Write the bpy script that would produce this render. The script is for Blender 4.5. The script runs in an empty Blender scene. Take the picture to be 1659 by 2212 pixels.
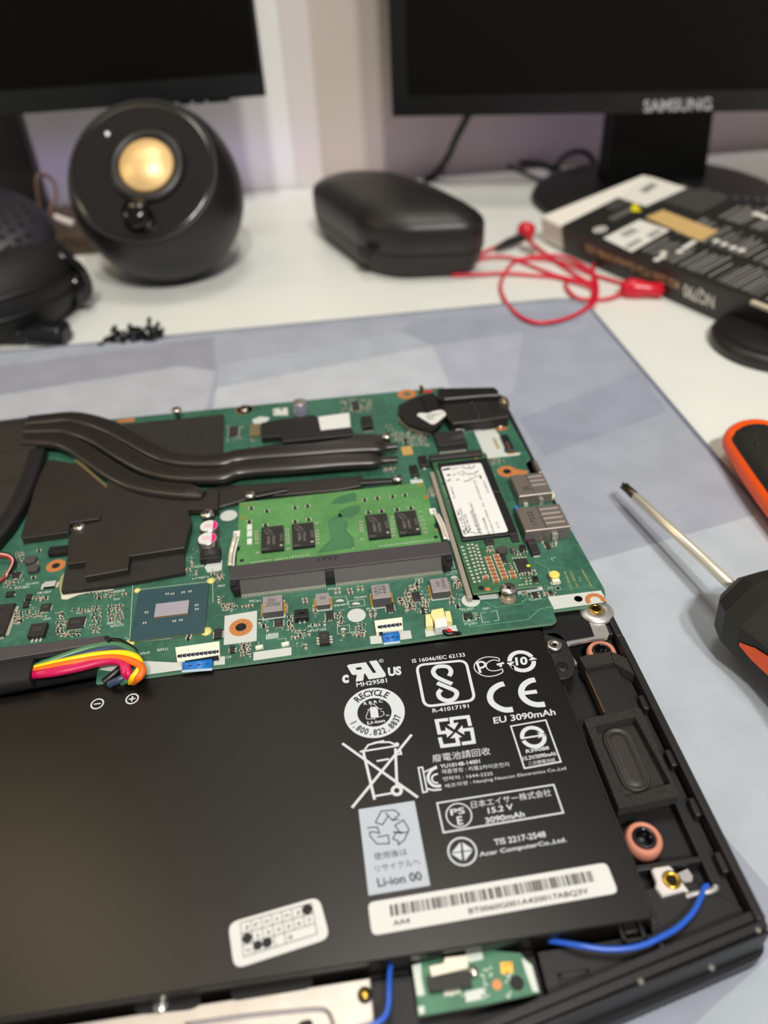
import bpy, bmesh, math, random
from mathutils import Vector, Matrix
random.seed(7)
S = bpy.context.scene
COL = S.collection
MM = 0.001

# ---------------------------------------------------------------- camera
F_PX = 1623.232                                    # focal length in pixels of the 1659 x 2212 frame
CAM = Vector((-11.514, -186.715, 192.393))         # millimetres above the desk top
def rodrigues(w):
    w = Vector(w); return Matrix.Rotation(w.length, 3, w.normalized())
PIT = math.radians(37)
ROT = rodrigues((0.021140, -0.070682, -0.112044)) @ Matrix(((1, 0, 0), (0, -math.sin(PIT), -math.cos(PIT)), (0, math.cos(PIT), -math.sin(PIT))))
cd = bpy.data.cameras.new('camera'); cam = bpy.data.objects.new('camera', cd); COL.objects.link(cam)
m3 = Matrix((ROT[0], -ROT[1], -ROT[2])).transposed()
cam.matrix_world = Matrix.Translation(CAM * MM) @ m3.to_4x4()
cd.sensor_fit = 'VERTICAL'; cd.sensor_height = 36; cd.sensor_width = 27
cd.lens = F_PX * 36 / 2212
cd.clip_start = 0.01; cd.clip_end = 30
cd.dof.use_dof = True; cd.dof.focus_distance = 0.226; cd.dof.aperture_fstop = 7.6
S.camera = cam
S.view_settings.view_transform = 'Standard'; S.view_settings.look = 'None'
S.view_settings.exposure = 0.0; S.view_settings.gamma = 1.0
S.view_settings.use_curve_mapping = False

# ---------------------------------------------------------------- light
def lin(c):
    out = []
    for v in c:
        v /= 255.0
        out.append(v / 12.92 if v <= 0.04045 else ((v + 0.055) / 1.055) ** 2.4)
    return out
W = bpy.data.worlds.new('world'); S.world = W; W.use_nodes = True
bg = W.node_tree.nodes['Background']; bg.inputs[0].default_value = (1.0, 0.96, 0.92, 1); bg.inputs[1].default_value = 0.24
def area(name, loc, target, size, power, col, size_y=None):
    l = bpy.data.lights.new(name, 'AREA'); l.energy = power; l.color = col; l.size = size
    if size_y: l.shape = 'RECTANGLE'; l.size_y = size_y
    o = bpy.data.objects.new(name, l); COL.objects.link(o); o.location = loc
    o.rotation_euler = (Vector(target) - Vector(loc)).to_track_quat('-Z', 'Y').to_euler()
    return o
area('ceiling_lamp', (0.02, -1.15, 1.5), (0.05, 0.1, 0.0), 0.11, 19, (1.0, 0.955, 0.89))
area('second_ceiling_lamp', (0.30, -1.05, 1.55), (0.05, 0.1, 0.0), 0.11, 16, (1.0, 0.96, 0.90))
area('overhead_lamp', (0.1, 0.3, 2.1), (0.05, 0.3, 0.0), 0.5, 12, (1.0, 0.93, 0.84))
area('led_strip', (0.24, 0.520, 0.035), (0.24, 0.56, 0.02), 0.40, 0.010, (0.50, 0.32, 1.0), 0.015)
area('led_strip_other', (-0.13, 0.520, 0.035), (-0.13, 0.56, 0.02), 0.26, 0.010, (0.50, 0.32, 1.0), 0.015)
area('added_battery_glow', (-0.52, 0.40, 1.12), (-0.10, -0.10, 0.02), 0.14, 1.3, (1.0, 0.80, 0.52), 0.5)  # added out-of-view fill, gives the battery film its warm reflection
area('added_pipe_fill', (-0.80, 0.20, 0.42), (-0.08, 0.05, 0.02), 0.12, 0.75, (1.0, 0.80, 0.50))  # added out-of-view fill from the left, for warm highlights along the heat pipes

# ---------------------------------------------------------------- materials
MATS = {}
def mat(name, rgb, rough=0.5, metal=0.0, spec=0.5, noise=None, bump=None, emit=None, coat=0.0, rgb2=None):
    """noise=(scale per metre, amount): gentle variation of the colour; bump=(scale, strength)"""
    if name in MATS: return MATS[name]
    m = bpy.data.materials.new(name); m.use_nodes = True; nt = m.node_tree
    b = nt.nodes['Principled BSDF']; c = lin([v * (0.8 if max(rgb) < 62 else 1) for v in rgb]) + [1]   # the room's blacks are deep
    b.inputs['Base Color'].default_value = c; b.inputs['Roughness'].default_value = rough
    b.inputs['Metallic'].default_value = metal; b.inputs['Specular IOR Level'].default_value = spec
    b.inputs['Coat Weight'].default_value = coat
    tc = nt.nodes.new('ShaderNodeTexCoord')
    if noise:
        n = nt.nodes.new('ShaderNodeTexNoise'); n.inputs['Scale'].default_value = noise[0]; n.inputs['Detail'].default_value = 4
        nt.links.new(tc.outputs['Object'], n.inputs['Vector'])
        r = nt.nodes.new('ShaderNodeMix'); r.data_type = 'RGBA'
        k = noise[1]; c2 = lin(rgb2) + [1] if rgb2 else [v * (1 + k) for v in c[:3]] + [1]
        r.inputs[6].default_value = [v * (1 - k) for v in c[:3]] + [1] if not rgb2 else c
        r.inputs[7].default_value = c2
        mr = nt.nodes.new('ShaderNodeMapRange'); mr.inputs[1].default_value = 0.35; mr.inputs[2].default_value = 0.65
        nt.links.new(n.outputs['Fac'], mr.inputs[0]); nt.links.new(mr.outputs[0], r.inputs[0]); nt.links.new(r.outputs[2], b.inputs['Base Color'])
    if bump:
        n2 = nt.nodes.new('ShaderNodeTexNoise'); n2.inputs['Scale'].default_value = bump[0]; n2.inputs['Detail'].default_value = 2
        nt.links.new(tc.outputs['Object'], n2.inputs['Vector'])
        bp = nt.nodes.new('ShaderNodeBump'); bp.inputs['Strength'].default_value = bump[1]; bp.inputs['Distance'].default_value = 0.0002
        nt.links.new(n2.outputs['Fac'], bp.inputs['Height']); nt.links.new(bp.outputs['Normal'], b.inputs['Normal'])
    if emit:
        b.inputs['Emission Color'].default_value = lin(emit[0]) + [1]; b.inputs['Emission Strength'].default_value = emit[1]
    MATS[name] = m; return m
def cloth(name, rgb):
    """printed woven cloth: fine crossed threads"""
    if name in MATS: return MATS[name]
    m = mat(name, rgb, 0.9, spec=0.2, noise=(60, 0.05)); nt = m.node_tree; b = nt.nodes['Principled BSDF']
    tc = nt.nodes.new('ShaderNodeTexCoord'); ws = []
    for d in ('X', 'Y'):
        w = nt.nodes.new('ShaderNodeTexWave'); w.bands_direction = d; w.inputs['Scale'].default_value = 820
        w.inputs['Distortion'].default_value = 0.8; w.inputs['Detail'].default_value = 1; nt.links.new(tc.outputs['Object'], w.inputs['Vector']); ws.append(w)
    a = nt.nodes.new('ShaderNodeMath'); a.operation = 'ADD'
    nt.links.new(ws[0].outputs['Fac'], a.inputs[0]); nt.links.new(ws[1].outputs['Fac'], a.inputs[1])
    bp = nt.nodes.new('ShaderNodeBump'); bp.inputs['Strength'].default_value = 0.5; bp.inputs['Distance'].default_value = 0.0004
    nt.links.new(a.outputs[0], bp.inputs['Height']); nt.links.new(bp.outputs['Normal'], b.inputs['Normal'])
    return m
def traces(name, rgb, rgb2, rough=0.42, scale=420):
    """solder-mask green with faint lighter copper runs under it"""
    if name in MATS: return MATS[name]
    m = mat(name, rgb, rough); nt = m.node_tree; b = nt.nodes['Principled BSDF']
    tc = nt.nodes.new('ShaderNodeTexCoord')
    v = nt.nodes.new('ShaderNodeTexVoronoi'); v.distance = 'CHEBYCHEV'; v.feature = 'F1'; v.inputs['Scale'].default_value = scale
    n = nt.nodes.new('ShaderNodeTexNoise'); n.inputs['Scale'].default_value = 55; n.inputs['Detail'].default_value = 3
    for t in (v, n): nt.links.new(tc.outputs['Object'], t.inputs['Vector'])
    cr = nt.nodes.new('ShaderNodeMapRange'); cr.inputs[1].default_value = 0.40; cr.inputs[2].default_value = 0.55
    nt.links.new(v.outputs['Distance'], cr.inputs[0])
    nr = nt.nodes.new('ShaderNodeMapRange'); nr.inputs[1].default_value = 0.4; nr.inputs[2].default_value = 0.62
    nt.links.new(n.outputs['Fac'], nr.inputs[0])
    mu = nt.nodes.new('ShaderNodeMath'); mu.operation = 'MULTIPLY'; nt.links.new(cr.outputs[0], mu.inputs[0]); mu.inputs[1].default_value = 0.35
    ad = nt.nodes.new('ShaderNodeMath'); ad.operation = 'ADD'; ad.use_clamp = True
    m2 = nt.nodes.new('ShaderNodeMath'); m2.operation = 'MULTIPLY'; nt.links.new(nr.outputs[0], m2.inputs[0]); m2.inputs[1].default_value = 0.6
    nt.links.new(mu.outputs[0], ad.inputs[0]); nt.links.new(m2.outputs[0], ad.inputs[1])
    mx = nt.nodes.new('ShaderNodeMix'); mx.data_type = 'RGBA'; mx.inputs[6].default_value = lin(rgb) + [1]; mx.inputs[7].default_value = lin(rgb2) + [1]
    nt.links.new(ad.outputs[0], mx.inputs[0]); nt.links.new(mx.outputs[2], b.inputs['Base Color'])
    return m
WHITE = mat('white_print', (198, 204, 208), 0.6)
INK = mat('black_ink', (30, 29, 30), 0.6)
STICKER = mat('sticker_paper', (210, 211, 208), 0.55)
GREYPAPER = mat('grey_sticker', (176, 184, 194), 0.5)
PCB = traces('board_green', (42, 86, 69), (60, 110, 90))
RAMG = traces('module_green', (74, 126, 70), (92, 146, 86), scale=700)
SSDG = traces('drive_green', (48, 88, 60), (64, 110, 78), scale=700)
EDGE = mat('board_edge', (112, 150, 122), 0.6)
SILK = mat('silkscreen', (186, 198, 190), 0.6)
CHIP = mat('chip_epoxy', (46, 43, 43), 0.5, noise=(900, 0.08))
CHIPD = mat('chip_dark', (24, 23, 25), 0.45)
SOLDER = mat('solder', (222, 220, 208), 0.3, 0.4)
TIN = mat('tinned_lead', (214, 210, 194), 0.35, 0.35)
GOLD = mat('gold_pad', (212, 160, 70), 0.35, 0.7)
COPPER = mat('bare_copper', (206, 132, 80), 0.42, 0.35)
BRASS = mat('brass', (205, 165, 70), 0.25, 0.95)
STEEL = mat('steel', (214, 208, 202), 0.24, 0.95)
SILVER = mat('stamped_metal', (196, 194, 192), 0.38, 0.75, noise=(500, 0.05))
USBM = mat('port_shell_metal', (132, 124, 118), 0.38, 0.55)
BLK = mat('black_plastic', (25, 24, 26), 0.5, bump=(2500, 0.15))
BLKD = mat('deep_black_plastic', (16, 16, 17), 0.55)
BLKG = mat('gloss_black', (12, 12, 13), 0.12)
CHASSIS = mat('chassis_plastic', (29, 28, 30), 0.48, bump=(3000, 0.15))
FOAM = mat('black_foam', (48, 44, 42), 0.95, noise=(1200, 0.25), bump=(1800, 0.6))
PIPE = mat('painted_heat_pipe', (50, 45, 41), 0.27, spec=0.7, noise=(250, 0.06))
PLATE = mat('painted_heat_plate', (52, 46, 41), 0.42, noise=(120, 0.1))
TAPE = mat('black_tape', (38, 34, 31), 0.7, noise=(300, 0.2), bump=(900, 0.6))
FILM = mat('battery_film', (19, 18, 16), 0.31, spec=0.5, noise=(40, 0.04), bump=(500, 0.03))
IVORY = mat('ivory_plastic', (232, 226, 206), 0.45)
YELLOWY = mat('cream_plastic', (226, 214, 150), 0.5)
BLUE = mat('blue_film', (28, 110, 190), 0.4)
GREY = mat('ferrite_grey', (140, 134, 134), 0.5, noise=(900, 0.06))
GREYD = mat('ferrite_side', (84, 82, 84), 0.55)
MLCC = mat('capacitor_tan', (168, 114, 74), 0.5)
MLCC2 = mat('capacitor_brown', (112, 96, 78), 0.5)
PINK = mat('salmon_rubber', (196, 128, 106), 0.6)
MAGENTA = mat('magenta_ink', (214, 30, 120), 0.5)
GLUE = mat('yellow_glue', (206, 200, 120), 0.4)
WHITEGLUE = mat('pale_glue', (206, 200, 180), 0.5)
TAN = mat('plated_edge', (160, 152, 138), 0.45, 0.3)

# ---------------------------------------------------------------- pixel of the photograph -> point of the place
def ray(x, y):
    return ROT.transposed() @ Vector(((x - 830) / F_PX, (y - 1106) / F_PX, 1.0))
def U(x, y, z=20.0):
    """the point at height z (mm above the desk) seen at pixel x, y"""
    d = ray(x, y); t = (z - CAM.z) / d.z
    return CAM + d * t
def atY(x, y, Y):
    d = ray(x, y); return CAM + d * ((Y - CAM.y) / d.y)
def onplane(x, y, P, n):
    d = ray(x, y); return CAM + d * ((P - CAM).dot(n) / d.dot(n))
def crop(ox, oy, s):
    return lambda x, y, z=20.0: U(ox + x / s, oy + y / s, z)
c1 = crop(0, 0, 1.9988); c2 = crop(830, 0, 2.0012); c3 = crop(0, 820, 2.9625); c4 = crop(0, 1160, 2.9625)
c5 = crop(440, 800, 3.6065); c6 = crop(820, 800, 3.2529); c7 = crop(440, 1140, 3.6065); c8 = crop(860, 1160, 3.6065)
b1 = crop(700, 1360, 2.9625); b2 = crop(700, 1660, 2.51364); b3 = crop(1160, 1260, 3.32465); b4 = crop(1260, 1700, 4.15789)
b5 = crop(800, 1900, 2.9625); b6 = crop(0, 1900, 2.07375); b7 = crop(1260, 860, 3.68672)
d1 = crop(900, 940, 9.2167); d2 = crop(980, 1180, 6.3808); d3 = crop(480, 1060, 9.2188); d4 = crop(820, 1020, 8.5056)
d5 = crop(1040, 820, 3.8133); d6 = crop(860, 820, 5.925); e4 = crop(1180, 370, 3.4635); e5 = crop(0, 1080, 5.8208)
e6 = crop(930, 1360, 5.0273); e7 = crop(720, 1390, 8.295); e8 = crop(880, 1530, 4.6083)

# ---------------------------------------------------------------- mesh builder (millimetres)
class MB:
    def __init__(s, m=None):
        s.bm = bmesh.new(); s.ms = []; s.m = m; s.smooth = False
    def mi(s, m):
        m = m or s.m
        if m not in s.ms: s.ms.append(m)
        return s.ms.index(m)
    def face(s, pts, m=None, smooth=False):
        vs = [s.bm.verts.new(p) for p in pts]
        f = s.bm.faces.new(vs); f.material_index = s.mi(m); f.smooth = smooth; return f
    def prism(s, pts, z0, z1, m=None, side=None, bevel=0.0, taper=None):
        """pts: world XY outline; top at z1"""
        pts = [(p[0], p[1]) for p in pts]
        a = sum(pts[i][0] * pts[(i + 1) % len(pts)][1] - pts[(i + 1) % len(pts)][0] * pts[i][1] for i in range(len(pts)))
        if a < 0: pts = pts[::-1]
        n = len(pts)
        if bevel:
            c = (sum(p[0] for p in pts) / n, sum(p[1] for p in pts) / n); ins = inset(pts, bevel)
            rings = [(pts, z0), (pts, z1 - bevel), (ins, z1)]
        else: rings = [(pts, z0), (pts, z1)]
        R = [[s.bm.verts.new((p[0], p[1], z)) for p in q] for q, z in rings]
        t = s.bm.faces.new(R[-1]); t.material_index = s.mi(m)
        bt = s.bm.faces.new(R[0][::-1]); bt.material_index = s.mi(side or m)
        for k in range(len(R) - 1):
            for i in range(n):
                f = s.bm.faces.new((R[k][i], R[k][(i + 1) % n], R[k + 1][(i + 1) % n], R[k + 1][i])); f.material_index = s.mi((side or m) if k == 0 else m)
        return s
    def box(s, x0, x1, y0, y1, z0, z1, m=None, side=None, bevel=0.0):
        x0, x1 = sorted((x0, x1)); y0, y1 = sorted((y0, y1))
        return s.prism([(x0, y0), (x1, y0), (x1, y1), (x0, y1)], z0, z1, m, side, bevel)
    def obox(s, O, ex, ey, ez, a, b, c, m=None):
        """box in a frame: ranges a, b, c along ex, ey, ez"""
        P = lambda i, j, k: O + ex * a[i] + ey * b[j] + ez * c[k]
        v = [s.bm.verts.new(P(i, j, k)) for k in (0, 1) for j in (0, 1) for i in (0, 1)]
        fs = []
        for q in ((0, 2, 3, 1), (4, 5, 7, 6), (0, 1, 5, 4), (2, 6, 7, 3), (0, 4, 6, 2), (1, 3, 7, 5)):
            f = s.bm.faces.new([v[i] for i in q]); f.material_index = s.mi(m); fs.append(f)
        if ex.cross(ey).dot(ez) < 0: bmesh.ops.reverse_faces(s.bm, faces=fs)
        return s
    def prism_frame(s, O, ex, ey, ez, P, z0, z1, m=None):
        lo = [s.bm.verts.new(O + ex * a + ey * b + ez * z0) for a, b in P]; hi = [s.bm.verts.new(O + ex * a + ey * b + ez * z1) for a, b in P]; n = len(P); fs = [s.bm.faces.new(hi), s.bm.faces.new(lo[::-1])]
        fs += [s.bm.faces.new((lo[i], lo[(i + 1) % n], hi[(i + 1) % n], hi[i])) for i in range(n)]
        for f in fs: f.material_index = s.mi(m)
        bmesh.ops.recalc_face_normals(s.bm, faces=fs); return s
    def lathe(s, c, prof, m=None, n=24, ax=Vector((0, 0, 1)), smooth=True, mats=None, ref=None):
        """prof: (radius, height along ax) from bottom to top"""
        ax = Vector(ax).normalized(); u = Vector(ref) if ref else (Vector((1, 0, 0)) if abs(ax.x) < 0.9 else Vector((0, 1, 0)))
        u = (u - ax * u.dot(ax)).normalized(); v = ax.cross(u); c = Vector(c)
        R = []
        for r, h in prof:
            if r < 1e-6: R.append([s.bm.verts.new(c + ax * h)])
            else: R.append([s.bm.verts.new(c + ax * h + (u * math.cos(2 * math.pi * i / n) + v * math.sin(2 * math.pi * i / n)) * r) for i in range(n)])
        for k in range(len(R) - 1):
            A, B = R[k], R[k + 1]; mi = s.mi(mats[k] if mats else m)
            for i in range(n):
                j = (i + 1) % n
                if len(A) == 1 and len(B) == 1: continue
                if len(A) == 1: q = (A[0], B[j], B[i])
                elif len(B) == 1: q = (A[i], A[j], B[0])
                else: q = (A[i], A[j], B[j], B[i])
                f = s.bm.faces.new(q[::1]); f.material_index = mi; f.smooth = smooth
        hs = [h for _, h in prof]
        for q, rev in ((R[0], True), (R[-1], False)):
            if len(q) > 1 and (prof[0][1] <= min(hs) if rev else prof[-1][1] >= max(hs)):
                f = s.bm.faces.new(q[::-1] if rev else q); f.material_index = s.mi((mats[0] if rev else mats[-1]) if mats else m)
        return s
    def cyl(s, x, y, z0, z1, r, m=None, n=24, top=None, bevel=0.0):
        if bevel: return s.lathe((x, y, 0), [(r, z0), (r, z1 - bevel), (r - bevel, z1)], m, n)
        s.lathe((x, y, 0), [(r, z0), (r, z1)], m, n); s.bm.faces.ensure_lookup_table()
        if top: s.bm.faces[-1].material_index = s.mi(top)
        return s
    def disc(s, x, y, z, r, m=None, n=20, ry=None):
        s.face([(x + r * math.cos(2 * math.pi * i / n), y + (ry or r) * math.sin(2 * math.pi * i / n), z) for i in range(n)], m); return s
    def ring(s, x, y, z, r0, r1, m=None, n=32, a0=0.0, a1=360.0):
        """flat ring or arc, angles in degrees in the world XY plane"""
        k = max(3, int(n * abs(a1 - a0) / 360)); full = abs(a1 - a0) >= 360
        P = [math.radians(a0 + (a1 - a0) * i / k) for i in range(k + (0 if full else 1))]
        I = [s.bm.verts.new((x + r0 * math.cos(a), y + r0 * math.sin(a), z)) for a in P]
        O = [s.bm.verts.new((x + r1 * math.cos(a), y + r1 * math.sin(a), z)) for a in P]
        for i in range(k):
            j = (i + 1) % len(P); q = (I[i], O[i], O[j], I[j])
            f = s.bm.faces.new(q if a1 > a0 else q[::-1]); f.material_index = s.mi(m)
        return s
    def flat(s, pts, z=None, m=None):
        """flat polygon facing up"""
        p = [Vector((q[0], q[1], q[2] if z is None else z)) for q in pts]
        a = sum(p[i].x * p[(i + 1) % len(p)].y - p[(i + 1) % len(p)].x * p[i].y for i in range(len(p)))
        s.face(p if a > 0 else p[::-1], m); return s
    def stroke(s, pts, w, z=None, m=None, closed=False):
        """flat ribbon of width w along a line, mitred"""
        s.layer = (getattr(s, 'layer', 0) + 1) % 24
        P = [Vector((q[0], q[1])) for q in pts]; z = (pts[0][2] if z is None else z) + s.layer * 0.003; n = len(P); L, R = [], []
        for i in range(n):
            a = P[i - 1] if (i or closed) else None; b = P[(i + 1) % n] if (i < n - 1 or closed) else None
            d0 = (P[i] - a).normalized() if a is not None else None; d1 = (b - P[i]).normalized() if b is not None else None
            d0 = d0 or d1; d1 = d1 or d0
            t = d0 + d1; t = t.normalized() if t.length > 1e-6 else d0
            nn = Vector((-t.y, t.x)); k = max(0.4, nn.dot(Vector((-d0.y, d0.x)))); o = nn * (w / 2 / k)
            L.append(s.bm.verts.new((P[i].x + o.x, P[i].y + o.y, z))); R.append(s.bm.verts.new((P[i].x - o.x, P[i].y - o.y, z)))
        for i in range(n if closed else n - 1):
            j = (i + 1) % n; f = s.bm.faces.new((R[i], R[j], L[j], L[i])); f.material_index = s.mi(m)
        return s
    def tube(s, pts, r, m=None, n=10, rz=None, smooth_path=6, caps=True, radii=None):
        """round (or flattened, rz) tube along a smoothed path"""
        P = [Vector(p) for p in pts]; rad = radii or [1.0] * len(P)
        if smooth_path and len(P) > 2: P, rad = spline(P, smooth_path, rad)
        R = []
        for i, p in enumerate(P):
            t = (P[min(i + 1, len(P) - 1)] - P[max(i - 1, 0)]).normalized()
            side = t.cross(Vector((0, 0, 1)))
            if side.length < 1e-3: side = R_side if i else Vector((1, 0, 0))
            side.normalize(); R_side = side; up = side.cross(t).normalized(); ring = []
            for k in range(n):
                a = 2 * math.pi * k / n; ca, sa = math.cos(a), math.sin(a)
                if rz: ca = math.copysign(abs(ca) ** 0.5, ca); sa = math.copysign(abs(sa) ** 0.5, sa)
                ring.append(s.bm.verts.new(p + side * (r * ca * rad[i]) + up * ((rz or r) * sa * (rad[i] if not rz else max(0.6, rad[i])))))
            R.append(ring)
        for i in range(len(R) - 1):
            for k in range(n):
                f = s.bm.faces.new((R[i][k], R[i][(k + 1) % n], R[i + 1][(k + 1) % n], R[i + 1][k])); f.material_index = s.mi(m); f.smooth = True
        if caps:
            for q in (R[0][::-1], R[-1]):
                f = s.bm.faces.new(q); f.material_index = s.mi(m)
        return s
    def text(s, body, BL, BR, TL, m=None, bold=0.0, dz=0.0):
        """printed text whose ink box fills the parallelogram BL, BR, TL"""
        V, Fc, (x0, x1, y0, y1) = glyphs(body, bold); BL, BR, TL = Vector(BL), Vector(BR), Vector(TL)
        u, v = BR - BL, TL - BL
        vs = [s.bm.verts.new(BL + u * ((p[0] - x0) / (x1 - x0)) + v * ((p[1] - y0) / (y1 - y0)) + Vector((0, 0, dz))) for p in V]
        for f in Fc:
            try: q = s.bm.faces.new([vs[i] for i in f]); q.material_index = s.mi(m)
            except ValueError: pass
        return s
    def arctext(s, body, x, y, z, r, a0, a1, h, m=None, bold=0.0, inner=False, wf=1.0):
        """letters set round a circle from angle a0 to a1 (degrees)"""
        n = len(body)
        for i, ch in enumerate(body):
            if ch == ' ': continue
            a = math.radians(a0 + (a1 - a0) * i / (n - 1)); V, Fc, (x0, x1, y0, y1) = glyphs(ch, bold)
            out = Vector((math.cos(a), math.sin(a), 0)); up = -out if inner else out; rt = Vector((up.y, -up.x, 0))
            c = Vector((x, y, z)) + out * r; k = h / 0.70
            vs = [s.bm.verts.new(c + rt * ((p[0] - (x0 + x1) / 2) * k * wf) + up * ((p[1] - 0.35) * k)) for p in V]
            for f in Fc:
                try: q = s.bm.faces.new([vs[j] for j in f]); q.material_index = s.mi(m)
                except ValueError: pass
        return s
    def build(s, name, parent=None, kind=None):
        me = bpy.data.meshes.new(name)
        for v in s.bm.verts: v.co *= MM
        o = bpy.data.objects.new(name, me)
        if parent is not None:
            org = ORG[parent.name]
            for v in s.bm.verts: v.co -= org
            o.parent = parent; ORG[o.name] = org
        else:
            c = Vector((0, 0, 0)); vs = [v.co for v in s.bm.verts]
            lo = Vector([min(v[i] for v in vs) for i in range(3)]); hi = Vector([max(v[i] for v in vs) for i in range(3)])
            c = Vector(((lo.x + hi.x) / 2, (lo.y + hi.y) / 2, lo.z))
            for v in s.bm.verts: v.co -= c
            o.location = c; ORG[o.name] = c
        s.bm.to_mesh(me); s.bm.free()
        for m in s.ms: me.materials.append(m)
        COL.objects.link(o)
        if kind: o['kind'] = kind
        return o
ORG = {}
def inset(pts, d):
    n = len(pts); out = []
    for i in range(n):
        p, a, b = Vector(pts[i]), Vector(pts[i - 1]), Vector(pts[(i + 1) % n])
        d0, d1_ = (p - a).normalized(), (b - p).normalized()
        n0, n1 = Vector((-d0.y, d0.x)), Vector((-d1_.y, d1_.x)); t = (n0 + n1)
        if t.length < 1e-6: t = n0
        t.normalize(); k = max(0.35, t.dot(n0)); q = p + t * (d / k); out.append((q.x, q.y))
    return out
def spline(P, k, rad=None):
    out, ro = [], []; n = len(P); rad = rad or [1.0] * n
    for i in range(n - 1):
        p0, p1, p2, p3 = P[max(i - 1, 0)], P[i], P[i + 1], P[min(i + 2, n - 1)]
        for j in range(k):
            t = j / k
            out.append(0.5 * ((2 * p1) + (p2 - p0) * t + (2 * p0 - 5 * p1 + 4 * p2 - p3) * t * t + (3 * p1 - p0 - 3 * p2 + p3) * t ** 3)); ro.append(rad[i] + (rad[i + 1] - rad[i]) * t)
    return out + [P[-1]], ro + [rad[-1]]
def rounded(x0, x1, y0, y1, r, n=5):
    x0, x1 = sorted((x0, x1)); y0, y1 = sorted((y0, y1)); P = []
    for cx, cy, a in ((x1 - r, y0 + r, -90), (x1 - r, y1 - r, 0), (x0 + r, y1 - r, 90), (x0 + r, y0 + r, 180)):
        P += [(cx + r * math.cos(math.radians(a + 90 * i / n)), cy + r * math.sin(math.radians(a + 90 * i / n))) for i in range(n + 1)]
    return P
def roundpoly(pts, r, n=4):
    """polygon with every corner rounded"""
    P = [Vector((p[0], p[1])) for p in pts]; out = []; k = len(P)
    for i in range(k):
        a, p, b = P[i - 1], P[i], P[(i + 1) % k]; rr = min(r, (a - p).length * 0.45, (b - p).length * 0.45)
        s, e = p + (a - p).normalized() * rr, p + (b - p).normalized() * rr
        for j in range(n + 1):
            t = j / n; out.append(((1 - t) ** 2 * s + 2 * t * (1 - t) * p + t * t * e)[:])
    return out
GL = {}
def glyphs(body, bold=0.0):
    if any(ord(ch) > 0x2e80 for ch in body): bold = 0.0
    k = (body, bold)
    if k not in GL:
        c = bpy.data.curves.new('lettering', 'FONT'); c.body = body; c.resolution_u = 3; c.offset = bold
        o = bpy.data.objects.new('lettering', c); COL.objects.link(o)
        me = bpy.data.meshes.new_from_object(o.evaluated_get(bpy.context.evaluated_depsgraph_get()))
        V = [v.co.copy() for v in me.vertices]; Fc = [list(p.vertices) for p in me.polygons]
        bpy.data.objects.remove(o); bpy.data.curves.remove(c); bpy.data.meshes.remove(me)
        GL[k] = (V, Fc, (min(v.x for v in V), max(v.x for v in V), min(v.y for v in V), max(v.y for v in V)))
    return GL[k]
def thing(name, label, cat, loc, group=None):
    """an Empty at the base of a thing (loc in mm)"""
    o = bpy.data.objects.new(name, None); COL.objects.link(o); o.empty_display_size = 0.01
    o.location = Vector(loc) * MM; ORG[o.name] = Vector(loc) * MM; return tag(o, label, cat, group)
def tag(o, label, cat, group=None):
    o['label'] = label; o['category'] = cat
    if group: o['group'] = group
    return o
def struct(o): o['kind'] = 'structure'; return o
def shade(o, ang=35):
    for p in o.data.polygons: p.use_smooth = True
    try: o.data.set_sharp_from_angle(angle=math.radians(ang))
    except Exception: pass
    return o
def bevel(o, w, seg=2):
    b = o.modifiers.new('bevel', 'BEVEL'); b.width = w * MM; b.segments = seg; b.limit_method = 'ANGLE'; b.angle_limit = math.radians(40); return shade(o)

# ================================================================ the room
WALL = mat('wall_paint', (196, 184, 176), 0.9, noise=(8, 0.03)); WALLW = mat('white_wall_panel', (226, 225, 222), 0.8); FLOORM = mat('floor_wood', (140, 108, 80), 0.5, noise=(12, 0.2))
DESKW = mat('desk_white', (219, 222, 216), 0.38, noise=(30, 0.015))
struct(MB(FLOORM).box(-1500, 1500, -1800, 900, -750, -730).build('floor'))
struct(MB(WALL).box(-1500, 1500, 557, 617, -730, 1700).build('wall_back'))
struct(MB(WALLW).box(-1500, -8, 551, 557, -20, 1700).build('wall_left'))
struct(MB(mat('trim_paint', (212, 204, 202), 0.8)).box(-8, 15, 547, 557, -20, 1700, bevel=1).build('trim_1'))
wn = MB(mat('added_frame_white', (200, 196, 190), 0.5)); wn.box(-260, 1250, 546, 557, 480, 520).box(-260, 1250, 546, 557, 1560, 1600).box(-260, -215, 546, 557, 520, 1560).box(480, 520, 546, 557, 520, 1560).box(1210, 1250, 546, 557, 520, 1560); wno = struct(wn.build('added_window_1'))  # added unseen window, a dark area for the battery film to reflect
MB(mat('added_dark_glass', (10, 11, 14), 0.08)).box(-215, 1210, 552, 556, 520, 1560).build('added_dark_pane', wno)  # black sheet added out of view to keep the film's reflections dark
cu = MB(mat('added_curtain_olive', (136, 116, 78), 0.9)); CP = [Vector((-1250 + i * 20, 535 + 14 * math.sin(i * 1.15), 0)) for i in range(50)]  # added unseen drape, an olive tone mirrored at the battery's left
for i in range(49): cu.face([CP[i] + Vector((0, 0, 420)), CP[i + 1] + Vector((0, 0, 420)), CP[i + 1] + Vector((0, 0, 1650)), CP[i] + Vector((0, 0, 1650))], None, True)
bmesh.ops.remove_doubles(cu.bm, verts=cu.bm.verts[:], dist=.01); cuo = cu.build('added_curtain', wno); cuo.modifiers.new('thick', 'SOLIDIFY').thickness = 3 * MM
desk = thing('desk', 'white desk standing against the wall under both monitors', 'desk', (0, 150, -730))
bevel(MB(DESKW).box(-720, 720, -420, 546, -25, 0).build('desktop', desk), 1.5)
for x in (-700, 680): MB(DESKW).box(x, x + 20, -380, 530, -730, -25).build('side_panel', desk)

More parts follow.
